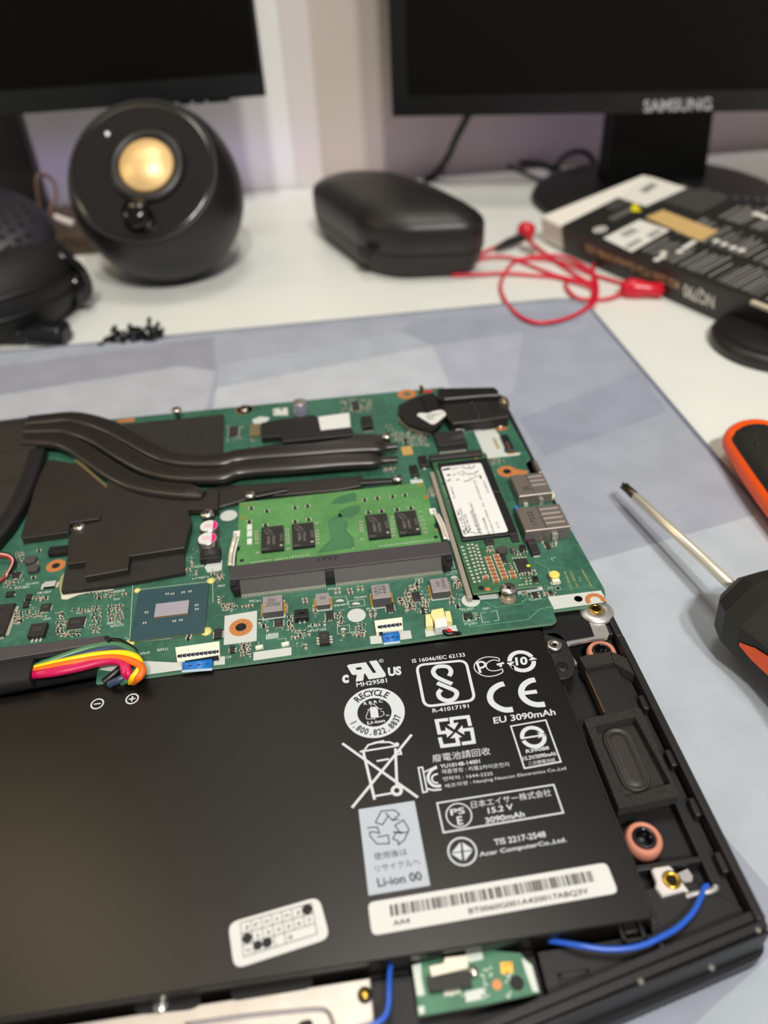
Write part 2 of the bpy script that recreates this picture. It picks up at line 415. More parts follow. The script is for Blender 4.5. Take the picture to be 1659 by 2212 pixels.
# ---------------------------------------------------------------- mouse pad
pad = thing('mouse_pad', 'large grey blue cloth mouse pad with a faceted print under the open laptop', 'mouse pad', (-120, -50, 0))
out = rounded(-420, 157, -360, 243.5, 17)
pm = MB(cloth('pad_cloth', (165, 171, 185))).prism(out, 0.02, 3.0)
FAC = [((154, 157, 171), [(-60, 800), (460, 728), (467, 800), (390, 790), (-60, 862)]),
       ((181, 185, 194), [(-60, 864), (390, 792), (467, 802), (440, 900), (-60, 960)]),
       ((169, 174, 188), [(467, 729), (888, 693), (870, 716), (470, 785)]),
       ((176, 182, 194), [(470, 787), (870, 717), (933, 746), (470, 835)]),
       ((194, 199, 208), [(470, 837), (933, 747), (984, 832), (820, 900), (450, 930)]),
       ((159, 164, 181), [(890, 694), (1225, 666), (1262, 700), (934, 745), (872, 716)]),
       ((174, 179, 194), [(936, 746), (1130, 716), (1110, 850), (990, 880)]),
       ((154, 161, 177), [(1122, 906), (1385, 800), (1440, 890), (1176, 985)]),
       ((167, 173, 186), [(1150, 1000), (1450, 905), (1590, 1060), (1250, 1160)]),
       ((186, 195, 204), [(1272, 1214), (1635, 1112), (1730, 1220), (1730, 2000), (1560, 1800), (1420, 1560)]),
       ((182, 191, 201), [(1400, 2300), (1680, 2050), (1800, 2050), (1800, 2500), (1300, 2500)])]
for i, (c, P) in enumerate(FAC):
    pm.flat([U(x, y, 3.0) for x, y in P], 3.02 + 0.004 * i, cloth('pad_print_%d' % i, c))
pm.build('cloth_surface', pad)
hem = [(p[0], p[1], 1.7) for p in inset(out, 1.2)]; hem = [h for h in hem if h[1] > -355]
MB(cloth('pad_hem', (120, 124, 142))).tube([Vector(h) for h in hem] + [Vector(hem[0])], 1.5, rz=1.55, n=8, smooth_path=0).build('stitched_edge', pad)

# ---------------------------------------------------------------- monitors
SCREEN = mat('screen_glass', (10, 9, 9), 0.35, spec=0.12); BEZ = mat('bezel_plastic', (17, 17, 20), 0.35); BEZR = mat('bezel_gloss', (16, 15, 17), 0.3)
m1 = thing('monitor', 'black monitor hanging low over the perforated headset and ball speaker', 'monitor', (-220, 470, 0))
A = atY(575, 207, 420); B = atY(560, 156, 420)
MB(BEZ).box(-560, A.x, 420, 434, A.z, A.z + 330, bevel=0).build('bezel', m1)
MB(SCREEN).box(-548, B.x, 419.2, 420.5, B.z, A.z + 322).build('screen', m1)
for x in (400, 432, 462, 486):
    p = atY(x, 222, 424); MB(BEZ).box(p.x - 4, p.x + 4, 422, 430, A.z - 2.2, A.z + 1).build('button', m1)
MB(mat('stand_plastic', (20, 17, 16), 0.4)).obox(atY(22, 292, 470), Vector((1, 0, 0)), Vector((0, 1, 0)), (atY(75, 455, 470) - atY(22, 292, 470)).normalized() * -1, (-22, 10), (0, 14), (-95, 30)).build('stand_neck', m1)
MB(mat('stand_brown', (74, 58, 46), 0.5)).prism(rounded(-330, -124, 412, 500, 12), 0.1, 14).build('stand_base', m1)
MB(BEZ).box(-330, -210, 436, 470, 130, 300).build('rear_cover', m1)

m2 = thing('monitor', 'black monitor with silver maker lettering on a round foot behind the small printed box', 'monitor', (285, 430, 0))
P0 = Vector((70, 460, 70)); ex = Vector((263, -80, 0)).normalized(); n2 = Vector((-ex.y, ex.x, 0)); ez = Vector((0, 0, 1)); nf = -n2
def M2(x, y, off=0.0): return onplane(x, y, P0 + nf * off, nf)
LB = M2(848, 252); inn = M2(881, 208); w = 420
z0 = LB.z
def onm(p): return (p - LB).dot(ex), p.z - z0
sx, sz = onm(inn)
MB(BEZR).obox(LB, ex, n2, ez, (0, w), (0, 16), (0, sz)).build('bottom_bezel', m2)
MB(BEZR).obox(LB, ex, n2, ez, (0, sx), (0, 16), (sz, 280)).build('side_bezel', m2)
MB(mat('back_shell', (20, 20, 22), 0.5)).obox(LB, ex, n2, ez, (2, w), (16, 34), (4, 276)).build('back_shell', m2)
MB(mat('screen_matte', (18, 16, 15), 0.4, spec=0.12)).obox(LB, ex, n2, ez, (sx, w), (1.6, 10), (sz, 280)).build('screen', m2)
MB(mat('maker_silver', (190, 190, 196), 0.4, 0.3)).text('SAMSUNG', M2(1391, 243, .3), M2(1537, 238, .3), M2(1391, 216, .3), bold=0.02).build('lettering', m2)
nk = [atY(1333, 215, 436), atY(1545, 215, 436), atY(1521, 404, 436), atY(1310, 398, 436)]
nm = MB(mat('neck_gloss', (9, 9, 10), 0.4, spec=0.15)); nm.face(nk[::-1]); q = [p + Vector((0, 22, 0)) for p in nk]; nm.face(q)
for i in range(4): nm.face([nk[i], nk[(i + 1) % 4], q[(i + 1) % 4], q[i]])
nm.build('stand_neck', m2)
MB(mat('foot_plastic', (24, 23, 25), 0.42)).lathe((281, 430, 0), [(98, 0.1), (99, 3), (97, 6), (90, 8.5), (60, 11), (0, 13)], n=64).build('stand_base', m2)
bm_ = MB(mat('foot_dot', (58, 64, 72), 0.3))
for i in range(7):
    p = U(1588 + i * 23, 430 + i * 1.0, 10.5); bm_.lathe(p, [(2.6, 0), (2.0, 1.4), (0, 2)], n=10)
bm_.build('vent_dots', m2, 'stuff')

# ---------------------------------------------------------------- ball speaker
sc = U(345, 423, 53); r = 55.6; dpl = 31.8; rf = 47.4
vw = (sc - CAM).normalized(); rgt = (ROT[0] - vw * ROT[0].dot(vw)).normalized(); upv = rgt.cross(vw)
nrm = (rgt * -9.0 + upv * 15.0 - vw * 28).normalized()
sp = thing('desktop_speaker', 'round black ball speaker with a copper cone on the white desk', 'speaker', (sc.x, sc.y, 0))
prof = [(r * math.cos(a), r * math.sin(a)) for a in [math.radians(-90 + 4 * i) for i in range(23)]]; prof[0] = (0, -r)
prof += [(r * (1 - (h / r) ** 2.2) ** (1 / 2.2), h) for h in (4, 8, 12, 16, 20, 24, 28, 30)]
sm = MB(mat('speaker_shell', (25, 25, 27), 0.46)).lathe(sc, prof + [(rf, dpl), (rf - 1.2, dpl + 0.8), (rf - 2.2, dpl)], n=64, ax=nrm)
zs = -sc.z + 0.6
bmesh.ops.bisect_plane(sm.bm, geom=sm.bm.verts[:] + sm.bm.edges[:] + sm.bm.faces[:], plane_co=(sc.x, sc.y, 0.4), plane_no=(0, 0, -1), clear_outer=True)
sm.build('shell', sp)
fc = sc + nrm * dpl; fu = ROT[0] - nrm * ROT[0].dot(nrm); fu.normalize(); fv = fu.cross(nrm) * -1
def onface(x, y, off=0.0): return onplane(x, y, fc + nrm * off, nrm)
dc = onface(318, 359); MB(mat('baffle_gloss', (34, 32, 30), 0.17)).lathe(fc, [(rf - 1.0, -2), (rf - 1.4, 0.4), (rf - 5, 0.2), (0, 0.0)], n=64, ax=nrm).build('front_baffle', sp)
sr = MB(mat('cone_surround', (28, 27, 27), 0.4)).lathe(dc, [(25, 0.0), (24, 1.6), (21.5, 3.2), (19, 2.6), (17.8, 1.2), (17.3, 0.6)], n=48, ax=nrm); sr.build('cone_surround', sp)
cone = MB(mat('copper_cone', (255, 214, 150), 0.42, 0.45)).lathe(dc, [(17.9, 1.0), (16.4, 2.0), (12, 5.2), (6.5, 7.2), (0, 7.9)], n=48, ax=nrm).build('speaker_cone', sp)
kc = onface(301, 470); MB(BLKG).lathe(kc, [(9.3, 0), (9.3, 5), (8.2, 8), (4.5, 9.6), (0, 10)], n=32, ax=nrm).build('volume_knob', sp)
lc = onface(233, 290); MB(mat('pale_dot', (220, 225, 230), 0.3, emit=((230, 235, 240), 0.5))).lathe(lc, [(1.6, 0), (1.2, 1), (0, 1.3)], n=12, ax=nrm).build('baffle_dot', sp)  # small pale dot on the baffle, weakly emissive
MB(BLK).cyl(sc.x, sc.y, 0.02, 3, 19).build('rubber_foot', sp)

# ---------------------------------------------------------------- headset at the side
hs = thing('headset', 'black headset with a perforated ear cup lying beside the ball speaker', 'headset', (-212, 300, 0))
MB(mat('ear_cushion', (13, 13, 15), 0.65, bump=(300, 0.3))).lathe((-212, 300, 0), [(36, 0.3), (49, 5), (55, 14), (57, 25), (54, 36), (47, 44), (30, 47), (0, 47)], n=48).build('ear_cushion', hs)
axh = Vector((0.12, -0.32, 1)).normalized(); hc = Vector((-216, 316, 45))
cup = MB(mat('ear_cup_shell', (48, 48, 58), 0.4)).lathe(hc, [(46, -4), (50, 0), (50, 4), (46, 9), (34, 14), (18, 16.5), (0, 17.4)], n=48, ax=axh).build('ear_cup', hs)
ux = Vector((1, 0, -axh.x / axh.z)).normalized(); uy = axh.cross(ux); holes = MB(BLKD)
for i in range(-4, 6):
    for j in range(-4, 4):
        a = i * 8.2 + (4.1 if j % 2 else 0); b = j * 7.2; rr = math.hypot(a, b)
        if rr < 41:
            h = 17.4 - rr * rr / 360 if rr < 18 else 16.5 - (rr - 18) * .156 if rr < 34 else 14 - (rr - 34) * .417
            holes.lathe(hc + ux * a + uy * b + axh * (h - 1.0), [(3.0, 0), (3.0, 1.25), (0, 1.3)], n=6, ax=axh, smooth=False)
holes.build('perforation', cup, 'stuff')
for z in (18, 30): MB(mat('ear_seam', (14, 14, 15), 0.4)).lathe((-212, 300, z), [(56.0, 0), (57.4, 1), (56.0, 2)], n=48).build('seam', hs)
jp = U(165, 612, 18)
jm = MB(BLKG); jm.lathe(jp + Vector((2, 0, -12)), [(5, 0), (7.5, 4), (8, 12), (6, 18), (0, 20)], n=16, ax=Vector((-0.2, 0, 1))); jm.build('hinge_joint', hs)
MB(BLKG).tube([jp + Vector((-14, 0, 14)), jp + Vector((-4, -4, 19)), jp + Vector((6, -3, 10)), jp + Vector((6, 0, -6)), jp + Vector((-6, 0, -14))], 3.0).build('hinge_loop', hs)
e0 = Vector((-156, 253, 7)); e1 = Vector((-179, 259.5, 7)); e2 = Vector((-290, 272, 6))
ux_ = (e1 - e0).normalized(); uy_ = Vector((-ux_.y, ux_.x, 0))
bevel(MB(mat('band_end', (26, 26, 32), 0.3)).obox(e0, ux_, uy_, Vector((0, 0, 1)), (0, 26), (-8, 8), (-6.9, 5)).build('headband_end', hs), 3.5, 4)
bevel(MB(BLK).obox(e1, ux_, uy_, Vector((0, 0, 1)), (2, 120), (-7, 7), (-6.9, 2.5)).build('headband', hs), 2, 3)

# thin brown lead with a pale plug between headset and speaker
cb = thing('speaker_lead', 'thin brown lead with a pale plug between headset and ball speaker', 'cable', (-165, 400, 0))
L0 = [atY(80, 400, 400), atY(96, 378, 405), atY(117, 395, 405), atY(121, 430, 400), atY(108, 455, 395), atY(118, 467, 390)]
MB(mat('brown_cable', (96, 70, 60), 0.5)).tube([Vector((L0[0].x - 8, 400, 1.5))] + L0, 1.3).build('cable', cb)
MB(mat('pale_plug', (196, 190, 186), 0.4)).tube([atY(119, 467, 390), atY(136, 475, 388), atY(160, 483, 386)], 2.4, radii=[0.8, 1, 1]).build('plug', cb)

# ---------------------------------------------------------------- heap of little black screws
SCM = mat('black_screw', (22, 26, 28), 0.32, 0.3)
def screw_mesh(p, ax, s=1.0):
    return MB(SCM).lathe(p, [(0.0, -1.6 * s), (2.1 * s, -1.6 * s), (2.9 * s, -0.9 * s), (2.9 * s, 0), (1.25 * s, 0.05), (1.25 * s, 5.6 * s), (0.5 * s, 6.6 * s), (0, 6.6 * s)], n=12, ax=ax)
spots = [(232, 738, 1), (246, 733, 1), (262, 738, 1), (276, 733, 1), (292, 737, 1), (306, 732, 1), (322, 736, 1), (340, 730, 1), (252, 722, 4), (270, 724, 4), (290, 722, 4.5), (310, 721, 4), (328, 720, 4), (248, 712, 7), (283, 709, 7.5), (322, 708, 7.5), (336, 712, 6), (348, 716, 4)]
slabel = 'small black laptop screw in the heap on the white desk at the pad edge'
for i, (x, y, lift) in enumerate(spots):
    p = U(x, y, lift + 2); ax = Vector((random.uniform(-1, 1), random.uniform(-.6, .6), random.uniform(-.5, .7)))
    if lift < 2: p.z = 3.0; ax.z *= 0.2
    o = screw_mesh(p, ax).build('laptop_screw'); tag(o, slabel, 'screw', 'screws heaped by the mouse pad')

# ---------------------------------------------------------------- hard case
cs = thing('glasses_case', 'closed black hard case for glasses standing between speaker and right monitor foot'.replace(' right', ''), 'case', (55, 355, 0))
foot = roundpoly([(0, 406), (29, 317), (50, 297), (99, 291), (111, 304), (93, 362), (62, 424), (27, 437), (5, 425)], 22, 6)
cen = Vector((54, 357))
def loft(m, levels):
    b = MB(m); R = []
    for k, z, ox in levels: R.append([b.bm.verts.new((cen.x + (p[0] - cen.x) * k + ox, cen.y + (p[1] - cen.y) * k, z)) for p in foot])
    for i in range(len(R) - 1):
        for j in range(len(foot)):
            f = b.bm.faces.new((R[i][j - 1], R[i][j], R[i + 1][j], R[i + 1][j - 1])[::1]); f.material_index = b.mi(m); f.smooth = True
    b.bm.faces.new(R[-1]); b.bm.faces.new(R[0][::-1]); bmesh.ops.recalc_face_normals(b.bm, faces=b.bm.faces[:]); b.mi(m); return b
CASEM = mat('case_leatherette', (34, 31, 30), 0.42, bump=(1500, 0.2)); CASED = mat('case_lower', (30, 29, 28), 0.5, bump=(1500, 0.2))
shade(loft(CASED, [(0.80, 0.05, 0), (0.88, 2, 0), (0.96, 9, 0), (0.99, 17.4, 0)]).build('lower_shell', cs), 50)
shade(loft(CASEM, [(0.985, 17.9, 0), (1.0, 19, 0), (1.0, 33, 0), (0.985, 36, 0), (0.93, 39, 0), (0.80, 43, 0), (0.6, 46, 0), (0.35, 47.6, 0), (0.1, 48, 0)]).build('lid', cs), 60)
MB(BLKD).obox(Vector((30, 312, 18)), Vector((0.5, -0.86, 0)), Vector((0.86, 0.5, 0)), ez, (-6, 6), (-1.5, 1), (-3, 3)).build('clasp', cs)

# ---------------------------------------------------------------- cables behind
vc = thing('video_cable', 'black cable dropping from the lettered monitor to the desk', 'cable', (125, 520, 0))
MB(BLKD).tube([atY(1020, 235, 500), atY(1005, 262, 505), atY(985, 300, 512), atY(970, 335, 520), atY(952, 362, 528), U(935, 382, 3.2), U(920, 388, 3.2)], 3.1).build('cable', vc)
pc = thing('power_cable', 'looped black cable lying by the wall behind the hard case', 'cable', (160, 530, 0))
MB(BLKD).tube([U(930, 384, 2.6), U(965, 360, 4), U(1010, 349, 4), U(1060, 347, 4), U(1120, 350, 4), U(1170, 354, 4), atY(1196, 364, 534), atY(1212, 345, 536), atY(1238, 328, 538), atY(1268, 331, 538), atY(1283, 350, 538), atY(1284, 366, 538)], 2.7).build('cable', pc)
MB(BLKD).tube([U(1090, 355, 1.6), U(1130, 372, 1.6), U(1175, 390, 1.6), atY(1192, 374, 531), atY(1190, 362, 533), atY(1205, 355, 534)], 1.5).build('thin_lead', pc)
TIE = MB(BLKD).lathe(atY(1198, 366, 535), [(4.2, -4), (4.8, 0), (4.2, 4)], n=14, ax=Vector((1, .3, 0))).build('cable_tie', pc)

# ---------------------------------------------------------------- boxed drive carton
A = U(1213, 487, 20); B = U(1625, 650, 21); D = U(1411, 386, 37)
bx = (B - A); blen = bx.length + 34; bx.normalize(); by = D - A; by = by - bx * by.dot(bx); bw = by.length; by.normalize(); bz = bx.cross(by); th = 20.5
carton = thing('drive_carton', 'black printed drive carton with a tan panel leaning on the monitor foot', 'box', (A.x + 60, A.y - 20, 0))
BOXK = mat('carton_black', (38, 37, 33), 0.45); BOXS = mat('carton_spine', (36, 33, 28), 0.42); CPR = mat('carton_grey_print', (128, 127, 122), 0.6); CPW = mat('carton_white_print', (214, 212, 205), 0.6)
bevel(MB(BOXK).obox(A, bx, by, bz, (0, blen), (0, bw), (-th, 0)).build('sleeve', carton), 0.5)
def bt(s, t, h=0.12): return A + bx * s + by * t + bz * h
def btp(x, y, h=0.15): return onplane(x, y, A + bz * h, bz)
tp = MB(CPR)
def linebar(s, t0, t1, w, m=None): tp.face([bt(s - w / 2, t0), bt(s + w / 2, t0), bt(s + w / 2, t1), bt(s - w / 2, t1)], m)
random.seed(3)
for k in range(34):
    s = 72 + k * 3.1
    for t0, t1 in ((5, 30), (33, 58), (62, 88)):
        if t0 == 62 and s < 74: continue
        if random.random() < 0.84: linebar(s, t0 + random.uniform(0, 1), t1 - random.uniform(0, 9), random.choice((1.1, 1.5, 1.5)), random.choice((CPR, CPR, mat('carton_dim_print', (96, 96, 92), 0.6))))
for k in range(14): linebar(24 + k * 3.0, 60 + (k % 3), 90 - random.uniform(0, 6), 0.9, mat('carton_dim_print', (96, 96, 92), 0.6))
for k in range(5): linebar(4 + k * 2.3, 34, 78 - k * 3, 0.8, mat('carton_dim_print', (96, 96, 92), 0.6))
for k in range(3): linebar(20 + k * 2.2, 24, 44, 0.9)
def btpoly(P, m, h): tp.face([btp(e[0] / 3.4635 + 1180, e[1] / 3.4635 + 370, h) for e in P][::-1], m)
TANP = mat('tan_panel', (196, 164, 108), 0.45)
btpoly([(742, 344), (875, 288), (1288, 446), (1160, 524)], TANP, 0.16)
btpoly([(428, 500), (700, 362), (925, 440), (640, 604)], CPW, 0.18)
btpoly([(640, 255), (676, 240), (712, 300), (640, 300)], mat('warning_yellow', (216, 206, 20), 0.5), 0.2)
for P in ([(545, 470), (640, 420), (700, 445), (600, 495)], [(580, 560), (690, 500), (730, 515), (625, 580)], [(740, 480), (830, 430), (880, 445), (790, 500)]):
    btpoly(P, mat('print_midgrey', (150, 150, 148), 0.6), 0.2)
gc = btp(1180 + 405 / 3.4635, 370 + 435 / 3.4635, .2)
for r0, r1 in ((3.2, 4.6), (0.0, 2.0)):
    n = 20
    for i in range(n):
        a, b = 2 * math.pi * i / n, 2 * math.pi * (i + 1) / n; P = lambda r, t: gc + bx * (r * math.cos(t)) + by * (r * math.sin(t))
        tp.face([P(r0 + .01, a), P(r1, a), P(r1, b), P(r0 + .01, b)], CPW)
for k, (x, y) in enumerate([(830, 660), (870, 640), (880, 610), (1000, 600), (1040, 570), (1070, 550), (1100, 530), (1275, 520), (1335, 545), (1400, 570), (1465, 590), (1570, 318), (1610, 330), (1645, 345)]):
    g = btp(1180 + x / 3.4635, 370 + y / 3.4635, .2); tp.face([g + bx * (2.2 * math.cos(t)) + by * (2.2 * math.sin(t)) for t in [i * math.pi / 6 for i in range(12)]], CPW)
tp.build('printing', carton)
def fr(x, y): return onplane(x, y, A - by * 0.12, -by)
fx = MB(mat('spine_gold_print', (190, 160, 116), 0.5))
def spine(body, x0, x1, t0, t1, m, bold=0.0):
    s0 = (fr(x0, 560 + (x0 - 1265) * .4) - A).dot(bx); s1 = (fr(x1, 560 + (x1 - 1265) * .4) - A).dot(bx); F = lambda s, t: A + bx * s - bz * (th - t) - by * 0.12
    fx.text(body, F(s1, t1), F(s0, t1), F(s1, t0), m, bold)
spine('M.2 2280 PCIe Gen4x4 NVMe SSD', 1267, 1466, 9, 14.5, None, 0.01)
spine('NQ790', 1476, 1542, 6, 16, CPW, 0.02)
fx.build('spine_lettering', carton)
bevel(MB(mat('carton_white', (226, 222, 212), 0.6)).prism_frame(A, bx, by, bz, [(4, 1), (-27, 3), (-15, bw + 4), (4, bw + 4)], -th + 1.0, -1.6).build('inner_tray', carton), 0.8)
lb = MB(CPW); LQ = [btp(*p, h=.3) for p in ((1335, 426), (1395, 446), (1484, 406), (1404, 381))]; lb.face(LQ)
u_, v_ = LQ[1] - LQ[0], LQ[3] - LQ[0]
for k in range(9):
    s = 0.28 + k * 0.03; lb.face([LQ[0] + u_ * s + v_ * .42 + bz * .05, LQ[0] + u_ * (s + .018) + v_ * .42 + bz * .05, LQ[0] + u_ * (s + .018) + v_ * .8 + bz * .05, LQ[0] + u_ * s + v_ * .8 + bz * .05], INK)
lb.build('barcode_label', carton)
fl = MB(mat('flap_edge', (200, 186, 160), 0.6)).obox(A, bx, by, bz, (blen - 34, blen + 20), (-1.5, 1), (-1.5, 0.3)); fl.build('end_flap', carton)

# round black foot in front of the carton
pk = thing('round_stand', 'low round black stand foot under the near end of the printed carton', 'stand', (239, 162, 0))
MB(mat('foot_black', (34, 32, 32), 0.4)).lathe((239, 162, 0), [(33, 0.05), (35, 1.5), (35, 5), (33.5, 7.2), (29, 8.2), (28.6, 7.8), (28, 8.2), (14, 9), (0, 9.2)], n=64).build('foot', pk)
MB(BLKD).cyl(252, 168, 8.5, 20, 12).build('hub', pk)

# ---------------------------------------------------------------- red earphones
REDC = mat('red_cable', (206, 26, 52), 0.4); REDB = mat('red_plastic', (196, 22, 44), 0.3)
ep = thing('earphones', 'tangled red wired earphones lying in front of the printed carton', 'earphones', (140, 290, 0))
lp = lambda P, z=1.6: [c2(x, y, z + (0.5 * (i % 3)) + (2.6 if y > 1315 else 0)) for i, (x, y) in enumerate(P)]
cm = MB(REDC)
for P in ([(905, 1130), (905, 1210), (900, 1290), (860, 1342), (760, 1385), (650, 1393), (565, 1350), (512, 1275), (508, 1210), (560, 1135), (660, 1106), (780, 1110), (880, 1160), (918, 1215), (915, 1300), (860, 1345)],
          [(290, 1190), (400, 1186), (520, 1180), (640, 1190), (760, 1200), (880, 1235), (920, 1262)], [(300, 1184), (420, 1118), (540, 1112), (640, 1150), (760, 1195), (900, 1220)],
          [(395, 1112), (440, 1086), (495, 1062)], [(612, 1010), (640, 1050), (720, 1110), (800, 1170), (890, 1225)], [(790, 1205), (788, 1240), (830, 1285), (900, 1295), (980, 1288), (1070, 1250)],
          [(560, 1120), (700, 1120), (820, 1150), (900, 1185), (1000, 1215), (1080, 1235)]):
    cm.tube(lp(P), 1.15, n=8)
cm.build('cable', ep)
e = c2(610, 985, 8); MB(REDB).lathe(e + Vector((0, 0, -7)), [(3, 0), (6.5, 2.5), (7, 7), (5, 10), (0, 11.5)], n=20, ax=Vector((0.2, 0, 1))).build('earbud', ep)
e = c2(1120, 1243, 6); MB(REDB).lathe(e + Vector((-10, 4, -1)), [(3, -3), (6.3, 2), (6, 8), (4.5, 14), (4.5, 22), (0, 24)], n=20, ax=Vector((1, -.42, 0)).normalized()).build('earbud', ep)
MB(BLK).tube([c2(488, 1072, 4), c2(540, 1048, 5), c2(600, 1028, 6)], 3.2, radii=[0.6, 1, 1]).build('plug', ep)
MB(STEEL).tube([c2(590, 1070, 3), c2(620, 1078, 3), c2(650, 1090, 3)], 1.6).build('plug_tip', ep)

# ---------------------------------------------------------------- screwdriver
tipP = U(1345, 1046, 13); fer = U(1606, 1288, 18.5); ax = (fer - tipP).normalized(); Ld = (fer - tipP).length
sd = thing('screwdriver', 'black handled cross-tip screwdriver with a bright blade resting on the pad', 'screwdriver', (fer.x, fer.y, 3))
MB(mat('dark_steel_tip', (92, 84, 70), 0.35, 0.9)).lathe(tipP, [(0.0, 0), (0.7, 0.3), (1.5, 2.6), (1.7, 6), (1.7, 9.5)], n=16, ax=ax).build('tip', sd)
fl_ = MB(mat('tip_flute', (40, 36, 30), 0.4, 0.8))
for i in range(4):
    w = Matrix.Rotation(math.pi / 2 * i + .4, 3, ax) @ ax.cross(Vector((0, 0, 1))).normalized()
    fl_.obox(tipP, ax, w, ax.cross(w), (0.8, 6), (0.9, 1.62), (-0.3, 0.3))
fl_.build('tip_flute', sd)
MB(mat('bright_blade', (232, 226, 208), 0.3, 0.65)).lathe(tipP, [(1.7, 9.5), (1.85, 10), (1.85, Ld + 4)], n=24, ax=ax).build('blade', sd)
HB = mat('handle_rubber', (36, 33, 29), 0.55, bump=(2000, 0.2)); ORG_ = mat('orange_plastic', (255, 92, 12), 0.38)
hp = [(5, -1), (9.5, 0.0), (13.2, 3.5), (15.2, 9), (15.4, 16), (13.8, 23), (12.6, 30), (12.6, 40), (14.8, 56), (15.6, 78), (14, 96), (8, 104), (0, 105)]
MB(HB).lathe(fer, hp, n=8, ax=ax, smooth=False, ref=Vector((0.35, 0.2, 1))).build('handle', sd)
og = MB(ORG_)
for i in range(8):
    w = Matrix.Rotation(math.pi / 4 * (i + 0.5), 3, ax) @ (Vector((0.35, 0.2, 1)) - ax * Vector((0.35, 0.2, 1)).dot(ax)).normalized(); t = ax.cross(w)
    if w.x > 0.05 or w.z > 0.45 or w.z < -.6: continue
    pr = [(17, 14.0), (22, 13.0), (30, 11.7), (40, 11.7), (56, 13.7), (72, 14.3)]
    for k in range(5):
        (a, ra), (b, rb) = pr[k], pr[k + 1]; wd = [0.6, 2.6, 3.6, 3.6, 3.0, 1][k], [2.6, 3.6, 3.6, 3.0, 1, 1][k]
        og.face([fer + ax * a + w * (ra + .25) - t * wd[0], fer + ax * a + w * (ra + .25) + t * wd[0], fer + ax * b + w * (rb + .25) + t * wd[1], fer + ax * b + w * (rb + .25) - t * wd[1]])
og.build('orange_inlay', sd)

# ---------------------------------------------------------------- orange tool grip
g0 = U(1640, 960, 12); g1 = U(1760, 1110, 12); ga = (g1 - g0).normalized()
tg = thing('hand_tool', 'orange tool grip with a black dotted inlay lying across the pad hem', 'tool', (g0.x + 10, g0.y, 3))
def capsule(b, c, ax_, L, wd, hh, m, nz=0.6):
    sd_ = ax_.cross(Vector((0, 0, 1))).normalized(); up = sd_.cross(ax_); R = []
    for i in range(15):
        t = -1 + i / 7.0 if i < 7 else (i - 7) / 7.0 * 1
        a = -wd * math.cos(math.pi / 2 * i / 6) if i <= 6 else (L * (i - 6) / 8)
        k = math.sin(math.pi / 2 * i / 6) if i <= 6 else 1 + 0.12 * math.sin((i - 6) / 8 * math.pi)
        if i == 0: k = 0.03
        R.append([b.bm.verts.new(c + ax_ * a + sd_ * (wd * k * math.cos(q)) + up * (hh * k * math.sin(q))) for q in [2 * math.pi * j / 20 for j in range(20)]])
    for i in range(14):
        for j in range(20):
            f = b.bm.faces.new((R[i][j - 1], R[i][j], R[i + 1][j], R[i + 1][j - 1])); f.material_index = b.mi(m); f.smooth = True
    b.bm.faces.new(R[0]); b.bm.faces.new(R[-1]); bmesh.ops.recalc_face_normals(b.bm, faces=b.bm.faces[:]); return b
capsule(MB(ORG_), g0, ga, 70, 14.5, 8.8, ORG_).build('orange_grip', tg)
sdv = ga.cross(ez).normalized(); gp = g0 + ga * 3.5 + sdv * 2.2 + Vector((0, 0, 2.2)); capsule(MB(HB), gp, ga, 66, 11.4, 7.8, HB).build('black_inlay', tg)
dm = MB(BLKD)
for i in range(6):
    for j in (-1, 0, 1): dm.lathe(gp + ga * (2 + i * 7) + sdv * (j * 4.4 + (2 if i % 2 else 0)) + Vector((0, 0, 7.4 - abs(j) * .7)), [(1.1, -0.6), (0.9, .5), (0, .7)], n=8)
dm.build('grip_dots', tg, 'stuff')

# ================================================================ the opened laptop
def RB(c, tl, br, z):
    """axis-aligned world rectangle from two opposite corners seen in a crop"""
    a, b = c(*tl, z), c(*br, z); return a.x, b.x, b.y, a.y
def poly(c, P, z): return [c(x, y, z) for x, y in P]
def sp(c, P, z, k=5): return spline(poly(c, P, z), k)[0]
lap = thing('laptop', 'opened black laptop lying upside down on the grey pad, bottom cover off', 'laptop', (-60, -10, 3))
SL = [(74.2, 112), (74.2, -124), (73, -126.6), (70.5, -127.6), (-20, -145.8), (-330, -145.8), (-330, 124), (70, 124)]
LID = mat('lid_plastic', (25, 24, 28), 0.42)
MB(LID).prism(roundpoly(SL, 3), 3.05, 8.6, bevel=0.8).build('display_lid', lap)
S2 = [(72.4, 112), (72.4, -123.4), (71.2, -125.4), (69.5, -126.1), (-20, -143.6), (-330, -143.6), (-330, 122), (68, 122)]
MB(CHASSIS).prism(S2, 9.0, 10.6, BLKD).build('palm_rest', lap)
rm = MB(CHASSIS)
rm.box(70.2, 72.4, -123.4, -40, 9.2, 18).box(70.3, 72.4, -40, 110, 9.2, 17.8)
for y in (-38, -52, -66, -84, -98, -112): rm.box(68.6, 70.4, y, y + 5, 9.2, 16.6)
bevel(rm.build('side_rim', lap), 0.4)
